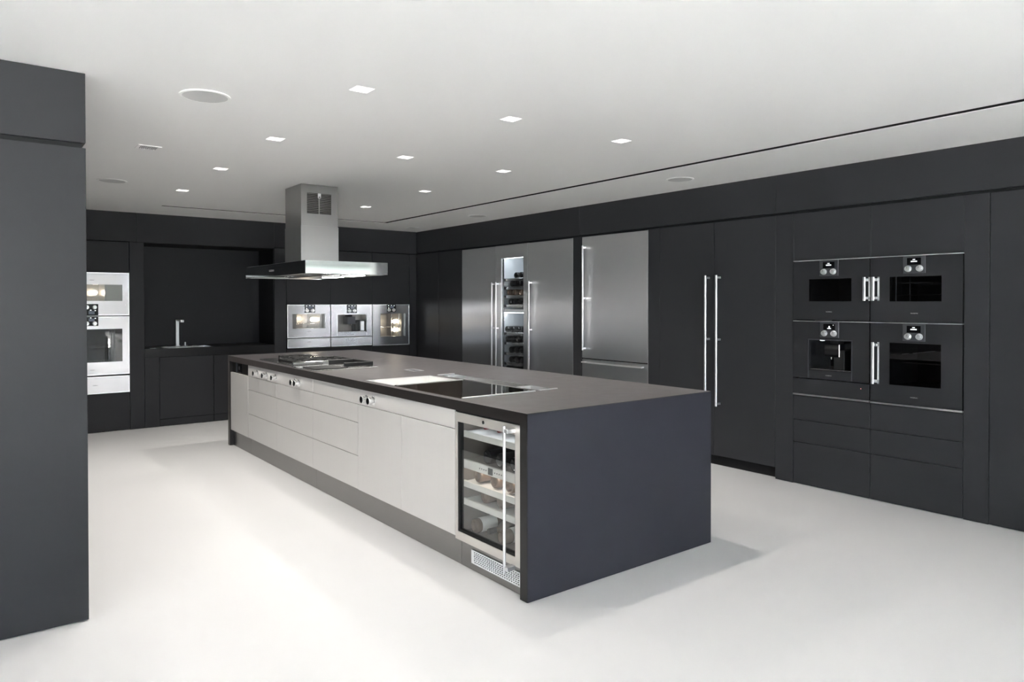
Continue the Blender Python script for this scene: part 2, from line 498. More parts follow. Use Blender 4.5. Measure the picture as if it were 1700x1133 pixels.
def cabinet(F, name, label, u0, u1, v0, v1, fronts, depth=0.60, body=None, group=None, mat='panel', cat='cabinet', bodies=None):
    t = thing(name, label, cat, F.pt((u0 + u1) / 2, v0, 0), group)
    mb = MB()
    for (a, b, c, d) in (bodies or [(u0, u1, v0, v1)]):
        F.box(mb, a + 0.0005, b - 0.0005, c, d, 0.026, depth)
    mb.build('body', body or 'carcass', t)
    out = []
    for fr in fronts:
        nm, a, b, c, d = fr[:5]
        out.append(fpart(F, nm, fr[5] if len(fr) > 5 else mat, t, a + GAP, b - GAP, c + GAP, d - GAP, 0.0, 0.022, 0.0025))
    return t, out

def filler(F, label, u0, u1, v0, v1, d0=0.0):
    o = F.box(MB(), u0 + GAP, u1 - GAP, v0 + 0.002, v1, d0, d0 + 0.045, 0.0012).build('filler_panel', 'panel', None, F.pt((u0 + u1) / 2, v0, d0))
    tag(o, label, 'panel', 'dark filler panels between the tall units')
    return o

# ------------------------------------------------------------------ right wall, far to near
cabinet(FR, 'tall_cabinet', 'dark tall cabinet on the right wall tucked into the corner with the back wall', -8.930, -8.340, 0.0, DZ, [('door', -8.930, -8.340, 0.10, DZ), ('kickboard', -8.930, -8.340, 0, 0.10)])
cabinet(FR, 'tall_cabinet', 'dark tall cabinet directly left of the leftmost steel refrigerator', -8.340, -7.760, 0.0, DZ, [('door', -8.340, -7.760, 0.10, DZ), ('kickboard', -8.340, -7.760, 0, 0.10)])

def fridge(name, label, y0, y1, hy, htop, hbot, mids, arm):
    t, fr = cabinet(FR, name, label, -y0, -y1, 0.0, DZ, [('door', -y0, -y1, 0.10, DZ - 0.004, 'steel_h'), ('kickboard', -y0, -y1, 0, 0.10, 'carcass')], cat='refrigerator')
    h = handle_bar(FR, fr[0], -hy, hbot, htop, stand=0.05, wid=0.016, thick=0.014, mids=mids)
    e = FR.box(MB(), -y1 - 0.004, -y1 - 0.0005, 0.10, DZ - 0.004, -0.001, 0.021).build('edge_strip', 'alu', t)
    return t
fridge('refrigerator', 'brushed steel refrigerator left of the lit glass wine refrigerator', 7.758, 7.006, 7.040, 1.675, 0.56, (1.115,), 1)
fridge('refrigerator', 'brushed steel refrigerator right of the lit glass wine refrigerator', 6.389, 5.616, 6.318, 1.675, 0.56, (1.115,), 1)

# tall wine refrigerator
t = thing('wine_refrigerator', 'tall steel wine refrigerator with lit glass door between two steel refrigerators', 'wine refrigerator', FR.pt(-6.70, 0, 0))
WY0, WY1 = -7.006, -6.389
mb = MB()
FR.box(mb, WY0 + .001, WY0 + 0.05, 0.0, DZ, 0.028, 0.60)
FR.box(mb, WY1 - 0.05, WY1 - .001, 0.0, DZ, 0.028, 0.60)
FR.box(mb, WY0 + 0.05, WY1 - 0.05, 0.0, DZ, 0.56, 0.60)
FR.box(mb, WY0 + 0.05, WY1 - 0.05, 2.02, DZ, 0.028, 0.56)
FR.box(mb, WY0 + 0.05, WY1 - 0.05, 0.0, 0.16, 0.028, 0.56)
mb.build('body', 'cool_w', t)
mb = MB()
mb.sheet(FR.pt, WY0 + GAP, WY1 - GAP, 0.10, DZ - 0.004, 0.0, 0.024, [(-6.905, -6.468, 0.22, 1.962)])
door = mb.build('door', 'steel_h', t)
fpart(FR, 'glass_pane', 'pane', door, -6.905, -6.468, 0.22, 1.962, 0.010, 0.014)
mb = MB()
FR.box(mb, -6.905, -6.893, 0.22, 1.962, 0.0, 0.026)
mb.build('door_edge', 'alu', door)
mb = MB()
FR.box(mb, -6.893, -6.880, 0.22, 1.962, 0.014, 0.03)
mb.build('gasket', 'black', door)
handle_bar(FR, door, -6.955, 0.56, 1.675, stand=0.05, wid=0.016, thick=0.014, mids=(1.115,))
fpart(FR, 'edge_strip', 'alu', t, WY1 - 0.004, WY1 - 0.0005, 0.10, DZ - 0.004, -0.001, 0.021)
mb = MB()
FR.box(mb, -6.94, -6.45, 1.965, 1.985, 0.05, 0.09)
mb.build('light_bar', 'led', t)
mb = MB()
FR.box(mb, -6.94, -6.45, 1.300, 1.306, 0.04, 0.10)
mb.build('light_bar', 'led', t)
fpart(FR, 'zone_divider', 'cool_w', t, WY0 + 0.05, WY1 - 0.05, 1.308, 1.345, 0.035, 0.56)
SH = [1.715, 1.615, 1.512, 1.40, 1.065, 0.945, 0.82, 0.70, 0.58]
for z in SH:
    sh = fpart(FR, 'shelf', 'cool_w', t, -6.94, -6.45, z - 0.014, z, 0.055, 0.55)
    fpart(FR, 'shelf_front', 'steel', sh, -6.94, -6.45, z - 0.03, z + 0.004, 0.04, 0.055, 0.002)
    fpart(FR, 'runner', 'black', sh, -6.952, -6.936, z - 0.03, z + 0.006, 0.032, 0.05)

# bottles: built lying along +X (base toward the room), origin at the resting line under the base
def bottle_meshes(r, L):
    body = MB().lathe((0, 0, r), (1, 0, 0), [(0.012, r * 0.45), (0.0, r * 0.72), (0.004, r * 0.93), (0.012, r), (L * 0.62, r), (L * 0.68, r * 0.92), (L * 0.76, r * 0.50), (L * 0.80, r * 0.40), (L * 0.86, r * 0.38)], 24).mesh('bottle_body')
    cap = MB().lathe((0, 0, r), (1, 0, 0), [(L * 0.85, r * 0.42), (L * 0.985, r * 0.42), (L, r * 0.38)], 24).mesh('capsule')
    return body, cap
BR, BL = 0.038, 0.30
bm_body, bm_cap = bottle_meshes(BR, BL)
bm_body.materials.append(M['bottle'])
bm_cap.materials.append(M['foild'])
bm_body2, bm_cap2 = bm_body.copy(), bm_cap.copy()
bm_body2.materials[0] = M['amber']
bm_cap2.materials[0] = M['foil']
bm_cap3 = bm_cap.copy()
bm_cap3.materials[0] = M['foil']
def bottle(loc, label, group, amber=False, turned=False, redcap=False, L=BL):
    o = bpy.data.objects.new('wine_bottle', bm_body2 if amber else bm_body)
    COL.objects.link(o)
    o.location = loc
    if turned:
        o.rotation_euler = (0, 0, math.pi)
    ORG[o.name] = tuple(loc)
    tag(o, label, 'bottle', group)
    c = bpy.data.objects.new('capsule', (bm_cap2 if redcap else bm_cap))
    COL.objects.link(c)
    c.parent = o
    return o

ROWS = ['top', 'second', 'third', 'fourth', 'fifth', 'sixth', 'seventh', 'eighth', 'ninth']
LAY = [(6.66, 6.57, 6.485), (6.74, 6.655, 6.56), (6.80, 6.685, 6.57, 6.485), (6.77, 6.67, 6.575, 6.485), (6.84, 6.735, 6.635, 6.53), (6.83, 6.72, 6.615, 6.505), (6.76, 6.655, 6.555), (6.76, 6.65, 6.545), (6.83, 6.725, 6.62, 6.515)]
POS = {3: ('leftmost', 'middle', 'rightmost'), 4: ('leftmost', 'second from left', 'third from left', 'rightmost')}
for k, ys in enumerate(LAY):
    for j, y in enumerate(ys):
        bottle((XR + 0.060, y + 0.035, SH[k] + 0.0005), '%s %s bottle lying on the %s shelf of the tall wine refrigerator' % (POS[len(ys)][j], 'brown' if k == 2 else 'dark', ROWS[k]), 'bottles in the tall wine refrigerator', amber=(k == 2))

filler(FR, 'narrow dark panel between the steel refrigerator pair and the lone steel fridge freezer', -5.616, -5.478, 0, DZ)

t, fr = cabinet(FR, 'fridge_freezer', 'wide brushed steel fridge freezer with long handle, right of the wine refrigerator group', -5.478, -4.561, 0.0, DZ,
    [('door', -5.478, -4.561, 0.842, DZ - 0.004, 'steel_h'), ('freezer_drawer', -5.478, -4.561, 0.10, 0.834, 'steel_h'), ('kickboard', -5.478, -4.561, 0, 0.10, 'carcass')], cat='refrigerator')
handle_bar(FR, fr[0], -5.424, 0.925, 2.022, stand=0.05, wid=0.016, thick=0.014, mids=(1.47,))
mb = MB()
FR.box(mb, -5.44, -4.60, 0.795, 0.809, -0.05, -0.036, 0.002)
for u in (-5.42, -4.62):
    FR.box(mb, u - 0.008, u + 0.008, 0.796, 0.808, -0.04, 0.0, 0.001)
mb.build('handle', 'alu', fr[1])
fpart(FR, 'edge_strip', 'alu', t, -4.565, -4.5615, 0.10, DZ - 0.004, -0.001, 0.021)
filler(FR, 'narrow dark panel right of the lone steel fridge freezer', -4.561, -4.420, 0, DZ)

for (y0, y1, hy, lab) in ((4.420, 3.812, 3.857, 'dark tall cabinet with long steel handle on its right edge, right of the fridge freezer'), (3.812, 3.218, 3.745, 'dark tall cabinet with long steel handle on its left edge, left of the ovens')):
    t = thing('tall_cabinet', lab, 'cabinet', FR.pt(-(y0 + y1) / 2, 0, 0), 'paired dark tall cabinets with long handles')
    fpart(FR, 'body', 'carcass', t, -y0 + 0.0005, -y1 - 0.0005, 0.095, DZ, 0.026, 0.60)
    d = fpart(FR, 'door', 'panel', t, -y0 + GAP, -y1 - GAP, 0.095, DZ - GAP, 0.0, 0.022, 0.0015)
    fpart(FR, 'kickboard', 'carcass', t, -y0 + 0.0005, -y1 - 0.0005, 0.0, 0.09, 0.06, 0.60)
    handle_bar(FR, d, -hy, 0.530, 1.660, stand=0.066, wid=0.017, thick=0.015, mids=(1.105,))
filler(FR, 'narrow dark panel between long handled tall cabinet and the four black ovens', -3.218, -3.062, 0, DZ)

def oven_housing(F, label, u0, u1, a0, a1, fronts, vtop):
    """tall unit that carries appliances between heights a0 and a1"""
    t, fr = cabinet(F, 'oven_cabinet', label, u0, u1, 0.0, vtop, fronts, bodies=[(u0, u1, 0.004, a0)])
    fpart(F, 'upper_body', 'carcass', t, u0 + 0.0005, u1 - 0.0005, a1, vtop, 0.026, 0.60)
    fpart(F, 'back_panel', 'carcass', t, u0 + 0.001, u1 - 0.001, a0, a1, 0.585, 0.60)
    return t
for (y0, y1, lab) in ((3.062, 2.462, 'dark tall unit holding the black microwave, coffee machine and warming drawer'), (2.462, 1.860, 'dark tall unit holding the two black ovens with left handles')):
    u0, u1 = -y0, -y1
    oven_housing(FR, lab, u0, u1, 0.700, 1.752, [('upper_door', u0, u1, 1.752, DZ), ('drawer', u0, u1, 0.507, 0.696), ('drawer', u0, u1, 0.331, 0.507), ('drawer', u0, u1, 0.004, 0.331)], DZ)
filler(FR, 'narrow dark panel right of the four black ovens', -1.860, -1.713, 0, DZ)
cabinet(FR, 'tall_cabinet', 'dark tall cabinet cut by the right edge of the picture', -1.713, -1.067, 0.0, DZ, [('door', -1.713, -1.067, 0.004, DZ)])
cabinet(FR, 'tall_cabinet', 'dark tall cabinet at the near end of the right row', -1.067, -0.42, 0.0, DZ, [('door', -1.067, -0.42, 0.004, DZ)])

# ------------------------------------------------------------------ ovens and their kind
def control_panel(F, t, u, vtop, w, hgt, steel, flip=False, icon=False):
    v1, v0 = vtop, vtop - hgt
    c = fpart(F, 'control_panel', 'bglass' if steel else 'ctrl', t, u - w / 2, u + w / 2, v0, v1, -0.006, 0.002, 0.001)
    kv = v0 + hgt * (0.72 if flip else 0.27)
    dv0, dv1 = (v0 + hgt * 0.10, v0 + hgt * 0.48) if flip else (v0 + hgt * 0.50, v0 + hgt * 0.90)
    if steel:
        s = fpart(F, 'display', 'screenb', c, u - w * 0.14, u + w * 0.26, dv0, dv1 - hgt * 0.08, -0.0072, -0.006)
        mb = MB()
        for du, dv in ((-0.30, 0.85), (-0.30, 0.12), (0.0, 0.95), (0.30, 0.85)):
            F.box(mb, u + du * w - 0.006, u + du * w + 0.006, dv0 + (dv1 - dv0) * dv - 0.004, dv0 + (dv1 - dv0) * dv + 0.004, -0.0085, -0.0072)
        mb.build('touch_symbols', 'screen', c)
    else:
        s = fpart(F, 'display', 'bglass', c, u - w * 0.31, u + w * 0.31, dv0, dv1, -0.0072, -0.006)
        mb = MB()
        h = dv1 - dv0
        if icon:
            F.box(mb, u - 0.014, u + 0.014, dv0 + h * 0.18, dv0 + h * 0.30, -0.008, -0.0072)
            F.box(mb, u - 0.004, u + 0.006, dv0 + h * 0.36, dv0 + h * 0.62, -0.008, -0.0072)
            F.box(mb, u + 0.030, u + 0.034, dv0 + h * 0.74, dv0 + h * 0.84, -0.008, -0.0072)
        else:
            F.box(mb, u - 0.020, u + 0.020, dv0 + h * 0.40, dv0 + h * 0.55, -0.008, -0.0072)
            F.box(mb, u - 0.008, u + 0.008, dv0 + h * 0.70, dv0 + h * 0.80, -0.008, -0.0072)
        mb.build('display_readout', 'screen', c)
    for sgn in (-1, 1):
        p = F.pt(u + sgn * w * 0.255, kv, -0.006)
        ax = Vector(F.inward()) * -1
        kn = MB().lathe(p, ax, [(0, 0.0225), (0.004, 0.0225), (0.005, 0.020), (0.020, 0.0185), (0.022, 0.0165)], 20).build('knob', 'alu', c)
        mb = MB()
        F.box(mb, u + sgn * w * 0.255 - 0.001, u + sgn * w * 0.255 + 0.001, kv, kv + 0.014, -0.0288, -0.0278)
        mb.build('knob_mark', 'mark_d', kn)
    return c

def racks(F, t, u0, u1, v0, v1, zs, mat='steel'):
    for z in zs:
        mb = MB()
        for d in (0.07, 0.42):
            mb.tube(F.pt(u0 + 0.006, z, d), F.pt(u1 - 0.006, z, d), 0.004, 8)
        n = 9
        for k in range(n):
            u = u0 + 0.02 + (u1 - u0 - 0.04) * k / (n - 1)
            mb.tube(F.pt(u, z, 0.07), F.pt(u, z, 0.42), 0.0022, 6)
        mb.build('rack', mat, t)

def oven(F, name, label, u0, u1, v0, v1, win, steel, flip=False, cav=None, lit=(), rack=(), handle=None, cat='oven', cu=None, mark=None, group=None, ctrl_h=0.118, paned=None, rails=False):
    t = thing(name, label, cat, F.pt((u0 + u1) / 2, v0, 0), group)
    uc = (u0 + u1) / 2 if cu is None else cu
    w0, w1, z0, z1 = win
    c0, c1, e0, e1 = cav or (w0 - 0.01, w1 + 0.01, z0 - 0.01, z1 + 0.01)
    g = 0.002
    mb = MB()
    F.box(mb, u0 + 0.01, c0, v0 + 0.006, v1 - 0.006, 0.022, 0.54)
    F.box(mb, c1, u1 - 0.01, v0 + 0.006, v1 - 0.006, 0.022, 0.54)
    F.box(mb, c0, c1, v0 + 0.006, e0, 0.022, 0.54)
    F.box(mb, c0, c1, e1, v1 - 0.006, 0.022, 0.54)
    F.box(mb, c0, c1, e0, e1, 0.46, 0.54)
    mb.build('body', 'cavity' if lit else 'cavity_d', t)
    dv1 = v1 - 0.010 if not steel else v1 - g
    mb = MB()
    mb.sheet(F.pt, u0 + g, u1 - g, v0 + g, dv1, -0.010, 0.018, [win])
    door = mb.build('door', 'steel_v' if steel else 'dglass', t)
    fpart(F, 'window_pane', paned or ('pane' if lit else 'pane_d'), door, w0, w1, z0, z1, -0.007, -0.003)
    if not steel:
        fpart(F, 'trim_strip', 'alu', t, u0 + g, u1 - g, v1 - 0.008, v1 - 0.003, -0.012, 0.018)
    else:
        mb = MB()
        mb.sheet(F.pt, u0 + g, u1 - g, v0 + g, dv1, -0.0125, -0.0095, [(u0 + 0.012, u1 - 0.012, v0 + 0.012, dv1 - 0.010)])
        mb.build('door_edge', 'alu', door)
    if ctrl_h:
        top = (v0 + ctrl_h + 0.004) if flip else v1 - (0.004 if steel else 0.011)
        cp = control_panel(Face(F.side, F.c - 0.010), t, uc, top, 0.145, ctrl_h, steel, flip)
    if mark:
        wordmark(F, t, 'GAGGENAU', mark[0], mark[1], -0.0132, 0.047, 'mark_d' if steel else 'mark_l')
    for (lu, lv, ld) in lit:
        b = MB().lathe(F.pt(lu, lv, ld), F.inward(), [(0, 0.006), (0.004, 0.022), (0.012, 0.026), (0.02, 0.026)], 16).build('oven_lamp', 'bulb', t)
    if rails:
        mb = MB()
        for uu in (c0 + 0.012, c1 - 0.012):
            for d in (0.08, 0.30):
                mb.tube(F.pt(uu, e0 + 0.01, d), F.pt(uu, e1 - 0.01, d), 0.004, 8)
        mb.build('side_rails', 'steel', t)
    racks(F, t, c0, c1, e0, e1, rack)
    if handle:
        hu, h0, h1, tw = handle
        Fh = Face(F.side, F.c - 0.010)
        handle_bar(Fh, door, hu, h0, h1, stand=0.046, wid=0.017, thick=0.014, toward=tw, plate=True)
    return t

oven(FR, 'microwave_oven', 'black glass microwave oven at upper left of the four right wall appliances', -3.060, -2.464, 1.288, 1.752, (-2.927, -2.597, 1.432, 1.602), False, mark=(-2.766, 1.350), cu=-2.768, handle=(-2.486, 1.435, 1.605, 0.020), group='black glass appliances on the right wall')
oven(FR, 'steam_oven', 'black glass steam oven at upper right of the four right wall appliances', -2.460, -1.862, 1.285, 1.752, (-2.325, -1.990, 1.430, 1.603), False, mark=(-2.160, 1.345), cu=-2.162, rack=(1.475, 1.56), rails=True, handle=(-2.424, 1.435, 1.605, 0.022), group='black glass appliances on the right wall')
oven(FR, 'oven', 'tall black glass oven at lower right of the four right wall appliances', -2.460, -1.862, 0.711, 1.285, (-2.325, -1.991, 0.845, 1.140), False, mark=(-2.160, 0.765), cu=-2.162, rack=(1.00,), handle=(-2.424, 0.842, 1.140, 0.022), group='black glass appliances on the right wall')

def warming_drawer(F, label, u0, u1, v0, v1, steel, mark=None, dot=None):
    t = thing('warming_drawer', label, 'drawer', F.pt((u0 + u1) / 2, v0, 0))
    fpart(F, 'body', 'cavity_d', t, u0 + 0.01, u1 - 0.01, v0 + 0.006, v1 - 0.006, 0.02, 0.54)
    fr = fpart(F, 'drawer_front', 'steel_v' if steel else 'dglass', t, u0 + 0.002, u1 - 0.002, v0 + 0.002 + (0 if steel else 0.010), v1 - 0.003, -0.010, 0.018, 0.001)
    if steel:
        mb = MB()
        mb.sheet(F.pt, u0 + 0.002, u1 - 0.002, v0 + 0.002, v1 - 0.003, -0.0125, -0.0095, [(u0 + 0.012, u1 - 0.012, v0 + 0.012, v1 - 0.011)])
        mb.build('front_edge', 'alu', fr)
    else:
        mb = MB()
        F.box(mb, u0 + 0.002, u1 - 0.002, v0 - 0.001, v0 + 0.003, -0.012, 0.018)
        F.box(mb, u0 + 0.002, u1 - 0.002, v0 + 0.006, v0 + 0.010, -0.012, 0.018)
        mb.build('trim_strip', 'alu', t)
    if mark:
        wordmark(F, t, 'GAGGENAU', mark[0], mark[1], -0.0132, 0.047, 'mark_d' if steel else 'mark_l')
    if dot:
        MB().lathe(F.pt(dot[0], dot[1], -0.010), tuple(-q for q in F.inward()), [(0, 0.0035), (0.001, 0.0035)], 10).build('indicator', 'red', t)
    return t
warming_drawer(FR, 'black glass warming drawer under the right wall coffee machine', -3.060, -2.464, 0.703, 0.836, False, dot=(-2.525, 0.795))
mb = MB()
for z in (0.7005, 0.7065):
    FR.box(mb, -2.458, -1.862, z, z + 0.004, -0.012, 0.016)
o = mb.build('trim_strip', 'alu', bpy.data.objects['oven'])

def coffee_machine(F, label, u0, u1, v0, v1, rec, steel, mark=None, group=None):
    t = thing('coffee_machine', label, 'coffee machine', F.pt((u0 + u1) / 2, v0, 0), group)
    r0, r1, z0, z1 = rec
    dv1 = v1 - (0.002 if steel else 0.010)
    mb = MB()
    F.box(mb, u0 + 0.01, r0, v0 + 0.006, v1 - 0.006, 0.018, 0.5)
    F.box(mb, r1, u1 - 0.01, v0 + 0.006, v1 - 0.006, 0.018, 0.5)
    F.box(mb, r0, r1, v0 + 0.006, z0, 0.018, 0.5)
    F.box(mb, r0, r1, z1, v1 - 0.006, 0.018, 0.5)
    F.box(mb, r0, r1, z0, z1, 0.15, 0.5)
    mb.build('body', 'cavity' if steel else 'bglass', t)
    mb = MB()
    mb.sheet(F.pt, u0 + 0.002, u1 - 0.002, v0 + 0.002, dv1, -0.010, 0.018, [rec])
    d = mb.build('front_panel', 'steel_v' if steel else 'dglass', t)
    mb = MB()
    mb.sheet(F.pt, r0 - 0.008, r1 + 0.008, v0 + 0.003, z1 + 0.008, -0.0125, -0.0095, [(r0, r1, v0 + 0.004, z1)])
    mb.build('recess_frame', 'alu' if steel else 'ctrl', d)
    if steel:
        mb = MB()
        mb.sheet(F.pt, u0 + 0.002, u1 - 0.002, v0 + 0.002, dv1, -0.0125, -0.0095, [(u0 + 0.012, u1 - 0.012, v0 + 0.010, dv1 - 0.010)])
        mb.build('front_edge', 'alu', d)
    else:
        fpart(F, 'trim_strip', 'alu', t, u0 + 0.002, u1 - 0.002, v1 - 0.008, v1 - 0.003, -0.012, 0.018)
    uc = (r0 + r1) / 2
    control_panel(Face(F.side, F.c - 0.010), t, (u0 + u1) / 2, v1 - (0.004 if steel else 0.011), 0.145, 0.115, steel, icon=True)
    sp = fpart(F, 'spout_block', 'ctrl' if steel else 'bglass', t, uc - 0.06, uc + 0.06, z0 + (z1 - z0) * 0.45, z1 - (z1 - z0) * 0.12, 0.02, 0.15, 0.004)
    mb = MB()
    for du in (-0.018, 0.018):
        mb.lathe(F.pt(uc + du, z0 + (z1 - z0) * 0.45, 0.05), (0, 0, -1), [(-0.002, 0.008), (0.018, 0.006)], 12)
    mb.build('spout_nozzle', 'chrome', sp)
    fpart(F, 'spout_mount', 'black', t, uc - 0.03, uc + 0.03, z1 - (z1 - z0) * 0.12, z1, 0.06, 0.15)
    dt = fpart(F, 'drip_tray', 'steel', t, r0 + 0.004, r1 - 0.004, z0, z0 + 0.010, -0.006, 0.145, 0.002)
    fpart(F, 'milk_holder', 'bglass' if steel else 'black', t, r1 - 0.155, r1 - 0.075, z0 + 0.012, z0 + (z1 - z0) * 0.68, 0.03, 0.14, 0.003)
    if steel:
        fpart(F, 'milk_jug', 'alu', t, r1 - 0.072, r1 - 0.012, z0 + 0.012, z0 + (z1 - z0) * 0.62, 0.03, 0.13, 0.006)
    else:
        mb = MB().lathe(F.pt(r0 + 0.07, z1 - 0.001, 0.06), (0, 0, -1), [(0, 0.018), (0.004, 0.016)], 16)
        mb.build('recess_lamp', 'led', t)
    if mark:
        wordmark(F, t, 'GAGGENAU', mark[0], mark[1], -0.0132, 0.047, 'mark_d' if steel else 'mark_l')
    return t
coffee_machine(FR, 'black glass coffee machine below the microwave on the right wall', -3.060, -2.464, 0.838, 1.285, (-2.927, -2.596, 0.905, 1.136), False, mark=(-2.768, 0.868), group='black glass appliances on the right wall')

# ------------------------------------------------------------------ back wall, left to right
filler(FB, 'dark panel at the hidden left end of the back wall', 0.436, 0.710, 0, 2.113)
oven_housing(FB, 'dark tall unit holding the steel oven stack at the left of the back wall', 0.710, 1.470, 0.424, 1.768, [('upper_door', 0.710, 1.470, 1.768, 2.113), ('lower_door', 0.710, 1.470, 0.004, 0.424)], 2.113)
oven(FB, 'compact_oven', 'lit steel compact oven with controls at its bottom, top of the left oven stack', 0.712, 1.468, 1.287, 1.765, (0.785, 1.399, 1.450, 1.630), True, flip=True, cu=1.090, mark=(1.102, 1.675), cav=(0.92, 1.23, 1.44, 1.64), lit=((1.17, 1.545, 0.30),), rack=(1.50,), ctrl_h=0.125, group='steel appliances in the left oven stack')
oven(FB, 'oven', 'large steel oven with controls at its top in the middle of the left stack', 0.712, 1.468, 0.632, 1.280, (0.785, 1.396, 0.776, 1.140), True, cu=1.090, mark=(1.102, 0.690), cav=(0.85, 1.33, 0.77, 1.15), rack=(0.94,), rails=True, ctrl_h=0.100, paned='pane_d', group='steel appliances in the left oven stack')
warming_drawer(FB, 'steel warming drawer at the bottom of the left oven stack', 0.712, 1.468, 0.427, 0.620, True, mark=(1.13, 0.520))
filler(FB, 'narrow dark panel between the left oven stack and the sink niche', 1.470, 1.620, 0, 2.113)

nb = thing('sink_niche', 'dark recessed niche lining around the sink counter on the back wall', 'niche', (2.36, YB, 0.90))
MB().box(1.622, 3.103, 9.522, 9.545, 0.902, 2.112).build('back_panel', 'panel', nb)
MB().box(1.600, 1.621, YB + 0.05, 9.545, 0.902, 2.112).build('side_panel', 'carcass', nb)
MB().box(3.105, 3.125, YB + 0.05, 9.545, 0.902, 2.112).build('side_panel', 'carcass', nb)
MB().box(1.621, 3.104, YB + 0.03, 9.545, 2.112, 2.128).build('top_panel', 'carcass', nb)

S0, S1, S2, S3 = 1.86, 2.36, 8.985, 9.275
wtop = MB().sheet(lambda u, v, d: (u, v, d), 1.622, 3.103, YB - 0.002, 9.52, 0.803, 0.900, [(S0, S1, S2, S3)]).build('niche_worktop', 'sinkstone', None, (2.36, YB, 0.803))
tag(wtop, 'black stone worktop with inset sink in the back wall niche', 'worktop')
sk = thing('niche_sink', 'small steel sink set into the black worktop of the niche', 'sink', (2.11, 9.13, 0.74))
mb = MB()
mb.sheet(lambda u, v, d: (u, v, d), S0 - 0.006, S1 + 0.006, S2 - 0.006, S3 + 0.006, 0.900, 0.9025, [(S0 + 0.004, S1 - 0.004, S2 + 0.004, S3 - 0.004)])
mb.build('rim', 'chrome', sk)
mb = MB()
for (a, b, c, d) in ((S0 + 0.001, S0 + 0.005, S2 + 0.001, S3 - 0.001), (S1 - 0.005, S1 - 0.001, S2 + 0.001, S3 - 0.001), (S0 + 0.005, S1 - 0.005, S2 + 0.001, S2 + 0.005), (S0 + 0.005, S1 - 0.005, S3 - 0.005, S3 - 0.001)):
    mb.box(a, b, c, d, 0.748, 0.9)
mb.box(S0 + 0.001, S1 - 0.001, S2 + 0.001, S3 - 0.001, 0.744, 0.748)
mb.build('basin', 'steel', sk)

tp = thing('tap', 'tall square chrome tap standing behind the niche sink', 'tap', (2.055, 9.345, 0.90))
MB().box(2.028, 2.082, 9.318, 9.372, 0.9005, 0.912, 0.002).build('base_plate', 'alu', tp)
MB().box(2.036, 2.074, 9.326, 9.364, 0.912, 1.222, 0.003).build('post', 'alu', tp)
MB().box(2.040, 2.070, 9.12, 9.330, 1.206, 1.222, 0.002).box(2.036, 2.074, 9.085, 9.125, 1.196, 1.224, 0.003).build('spout', 'alu', tp)
lv = thing('tap_lever', 'small round chrome mixer lever right of the niche tap', 'lever', (2.142, 9.33, 0.90))
MB().lathe((2.142, 9.33, 0.9005), (0, 0, 1), [(0, 0.028), (0.008, 0.028), (0.011, 0.026)], 20).build('base_plate', 'alu', lv)
MB().lathe((2.142, 9.33, 0.911), (0, 0, 1), [(0, 0.012), (0.035, 0.010), (0.038, 0.008)], 16).build('stem', 'alu', lv)
pp = thing('socket_cover', 'small flat steel plate flush in the left end of the niche worktop', 'socket', (1.725, 9.04, 0.9))
MB().box(1.695, 1.755, 9.01, 9.07, 0.9003, 0.904, 0.001).build('cover_plate', 'alu', pp)
MB().box(1.710, 1.740, 9.025, 9.055, 0.904, 0.9055, 0.0005).build('lid', 'steel', pp)

filler(FB, 'low dark panel left of the niche base cabinet door', 1.620, 1.776, 0, 0.800)
cabinet(FB, 'base_cabinet', 'dark base cabinet under the sink in the back wall niche', 1.776, 2.370, 0.0, 0.735, [('door', 1.776, 2.368, 0.085, 0.800), ('kickboard', 1.776, 2.368, 0.002, 0.085)])
cabinet(FB, 'base_cabinet', 'dark base cabinet at the right of the niche, half hidden by the island', 2.370, 3.103, 0.0, 0.800, [('door', 2.372, 3.103, 0.085, 0.800), ('kickboard', 2.372, 3.103, 0.002, 0.085)])
filler(FB, 'narrow dark panel between the sink niche and the three steel ovens', 3.105, 3.255, 0, 2.120)

for (a, b, lo, lab) in ((3.257, 3.850, 0.838, 'dark tall unit holding the leftmost of three steel ovens on the back wall'), (3.850, 4.456, 0.838, 'dark tall unit holding the steel coffee machine on the back wall'), (4.456, 5.042, 0.826, 'dark tall unit holding the rightmost of three steel ovens on the back wall')):
    oven_housing(FB, lab, a, b, lo, 1.410, [('upper_door', a, b, 1.412, 2.120), ('lower_door', a, b, 0.004, lo - 0.002)], 2.120)
filler(FB, 'narrow dark panel at the right end of the back wall corner', 5.044, 5.164, 0, 2.120)
oven(FB, 'compact_oven', 'brightly lit steel compact oven left of the steel coffee machine', 3.262, 3.846, 0.972, 1.407, (3.333, 3.779, 1.093, 1.281), True, cu=3.562, mark=(3.556, 1.055), cav=(3.40, 3.712, 1.085, 1.290), lit=((3.47, 1.245, 0.30), (3.69, 1.205, 0.20)), rack=(1.15,), ctrl_h=0.105)
warming_drawer(FB, 'steel warming drawer under the brightly lit compact oven on the back wall', 3.262, 3.846, 0.842, 0.966, True, mark=(3.556, 0.915))
coffee_machine(FB, 'steel coffee machine between two steel ovens on the back wall', 3.854, 4.452, 0.972, 1.407, (3.950, 4.370, 1.030, 1.268), True, mark=(4.160, 0.998))
warming_drawer(FB, 'steel warming drawer under the steel coffee machine on the back wall', 3.854, 4.452, 0.842, 0.966, True, mark=(4.16, 0.912))
oven(FB, 'oven', 'lit steel oven with large window at the right end of the back wall', 4.460, 5.040, 0.830, 1.407, (4.581, 4.969, 0.955, 1.277), True, cu=4.748, cav=(4.60, 4.93, 0.945, 1.287), lit=((4.66, 1.12, 0.36), (4.91, 1.16, 0.18), (4.91, 1.04, 0.18)), rack=(1.08,), rails=True, ctrl_h=0.105)

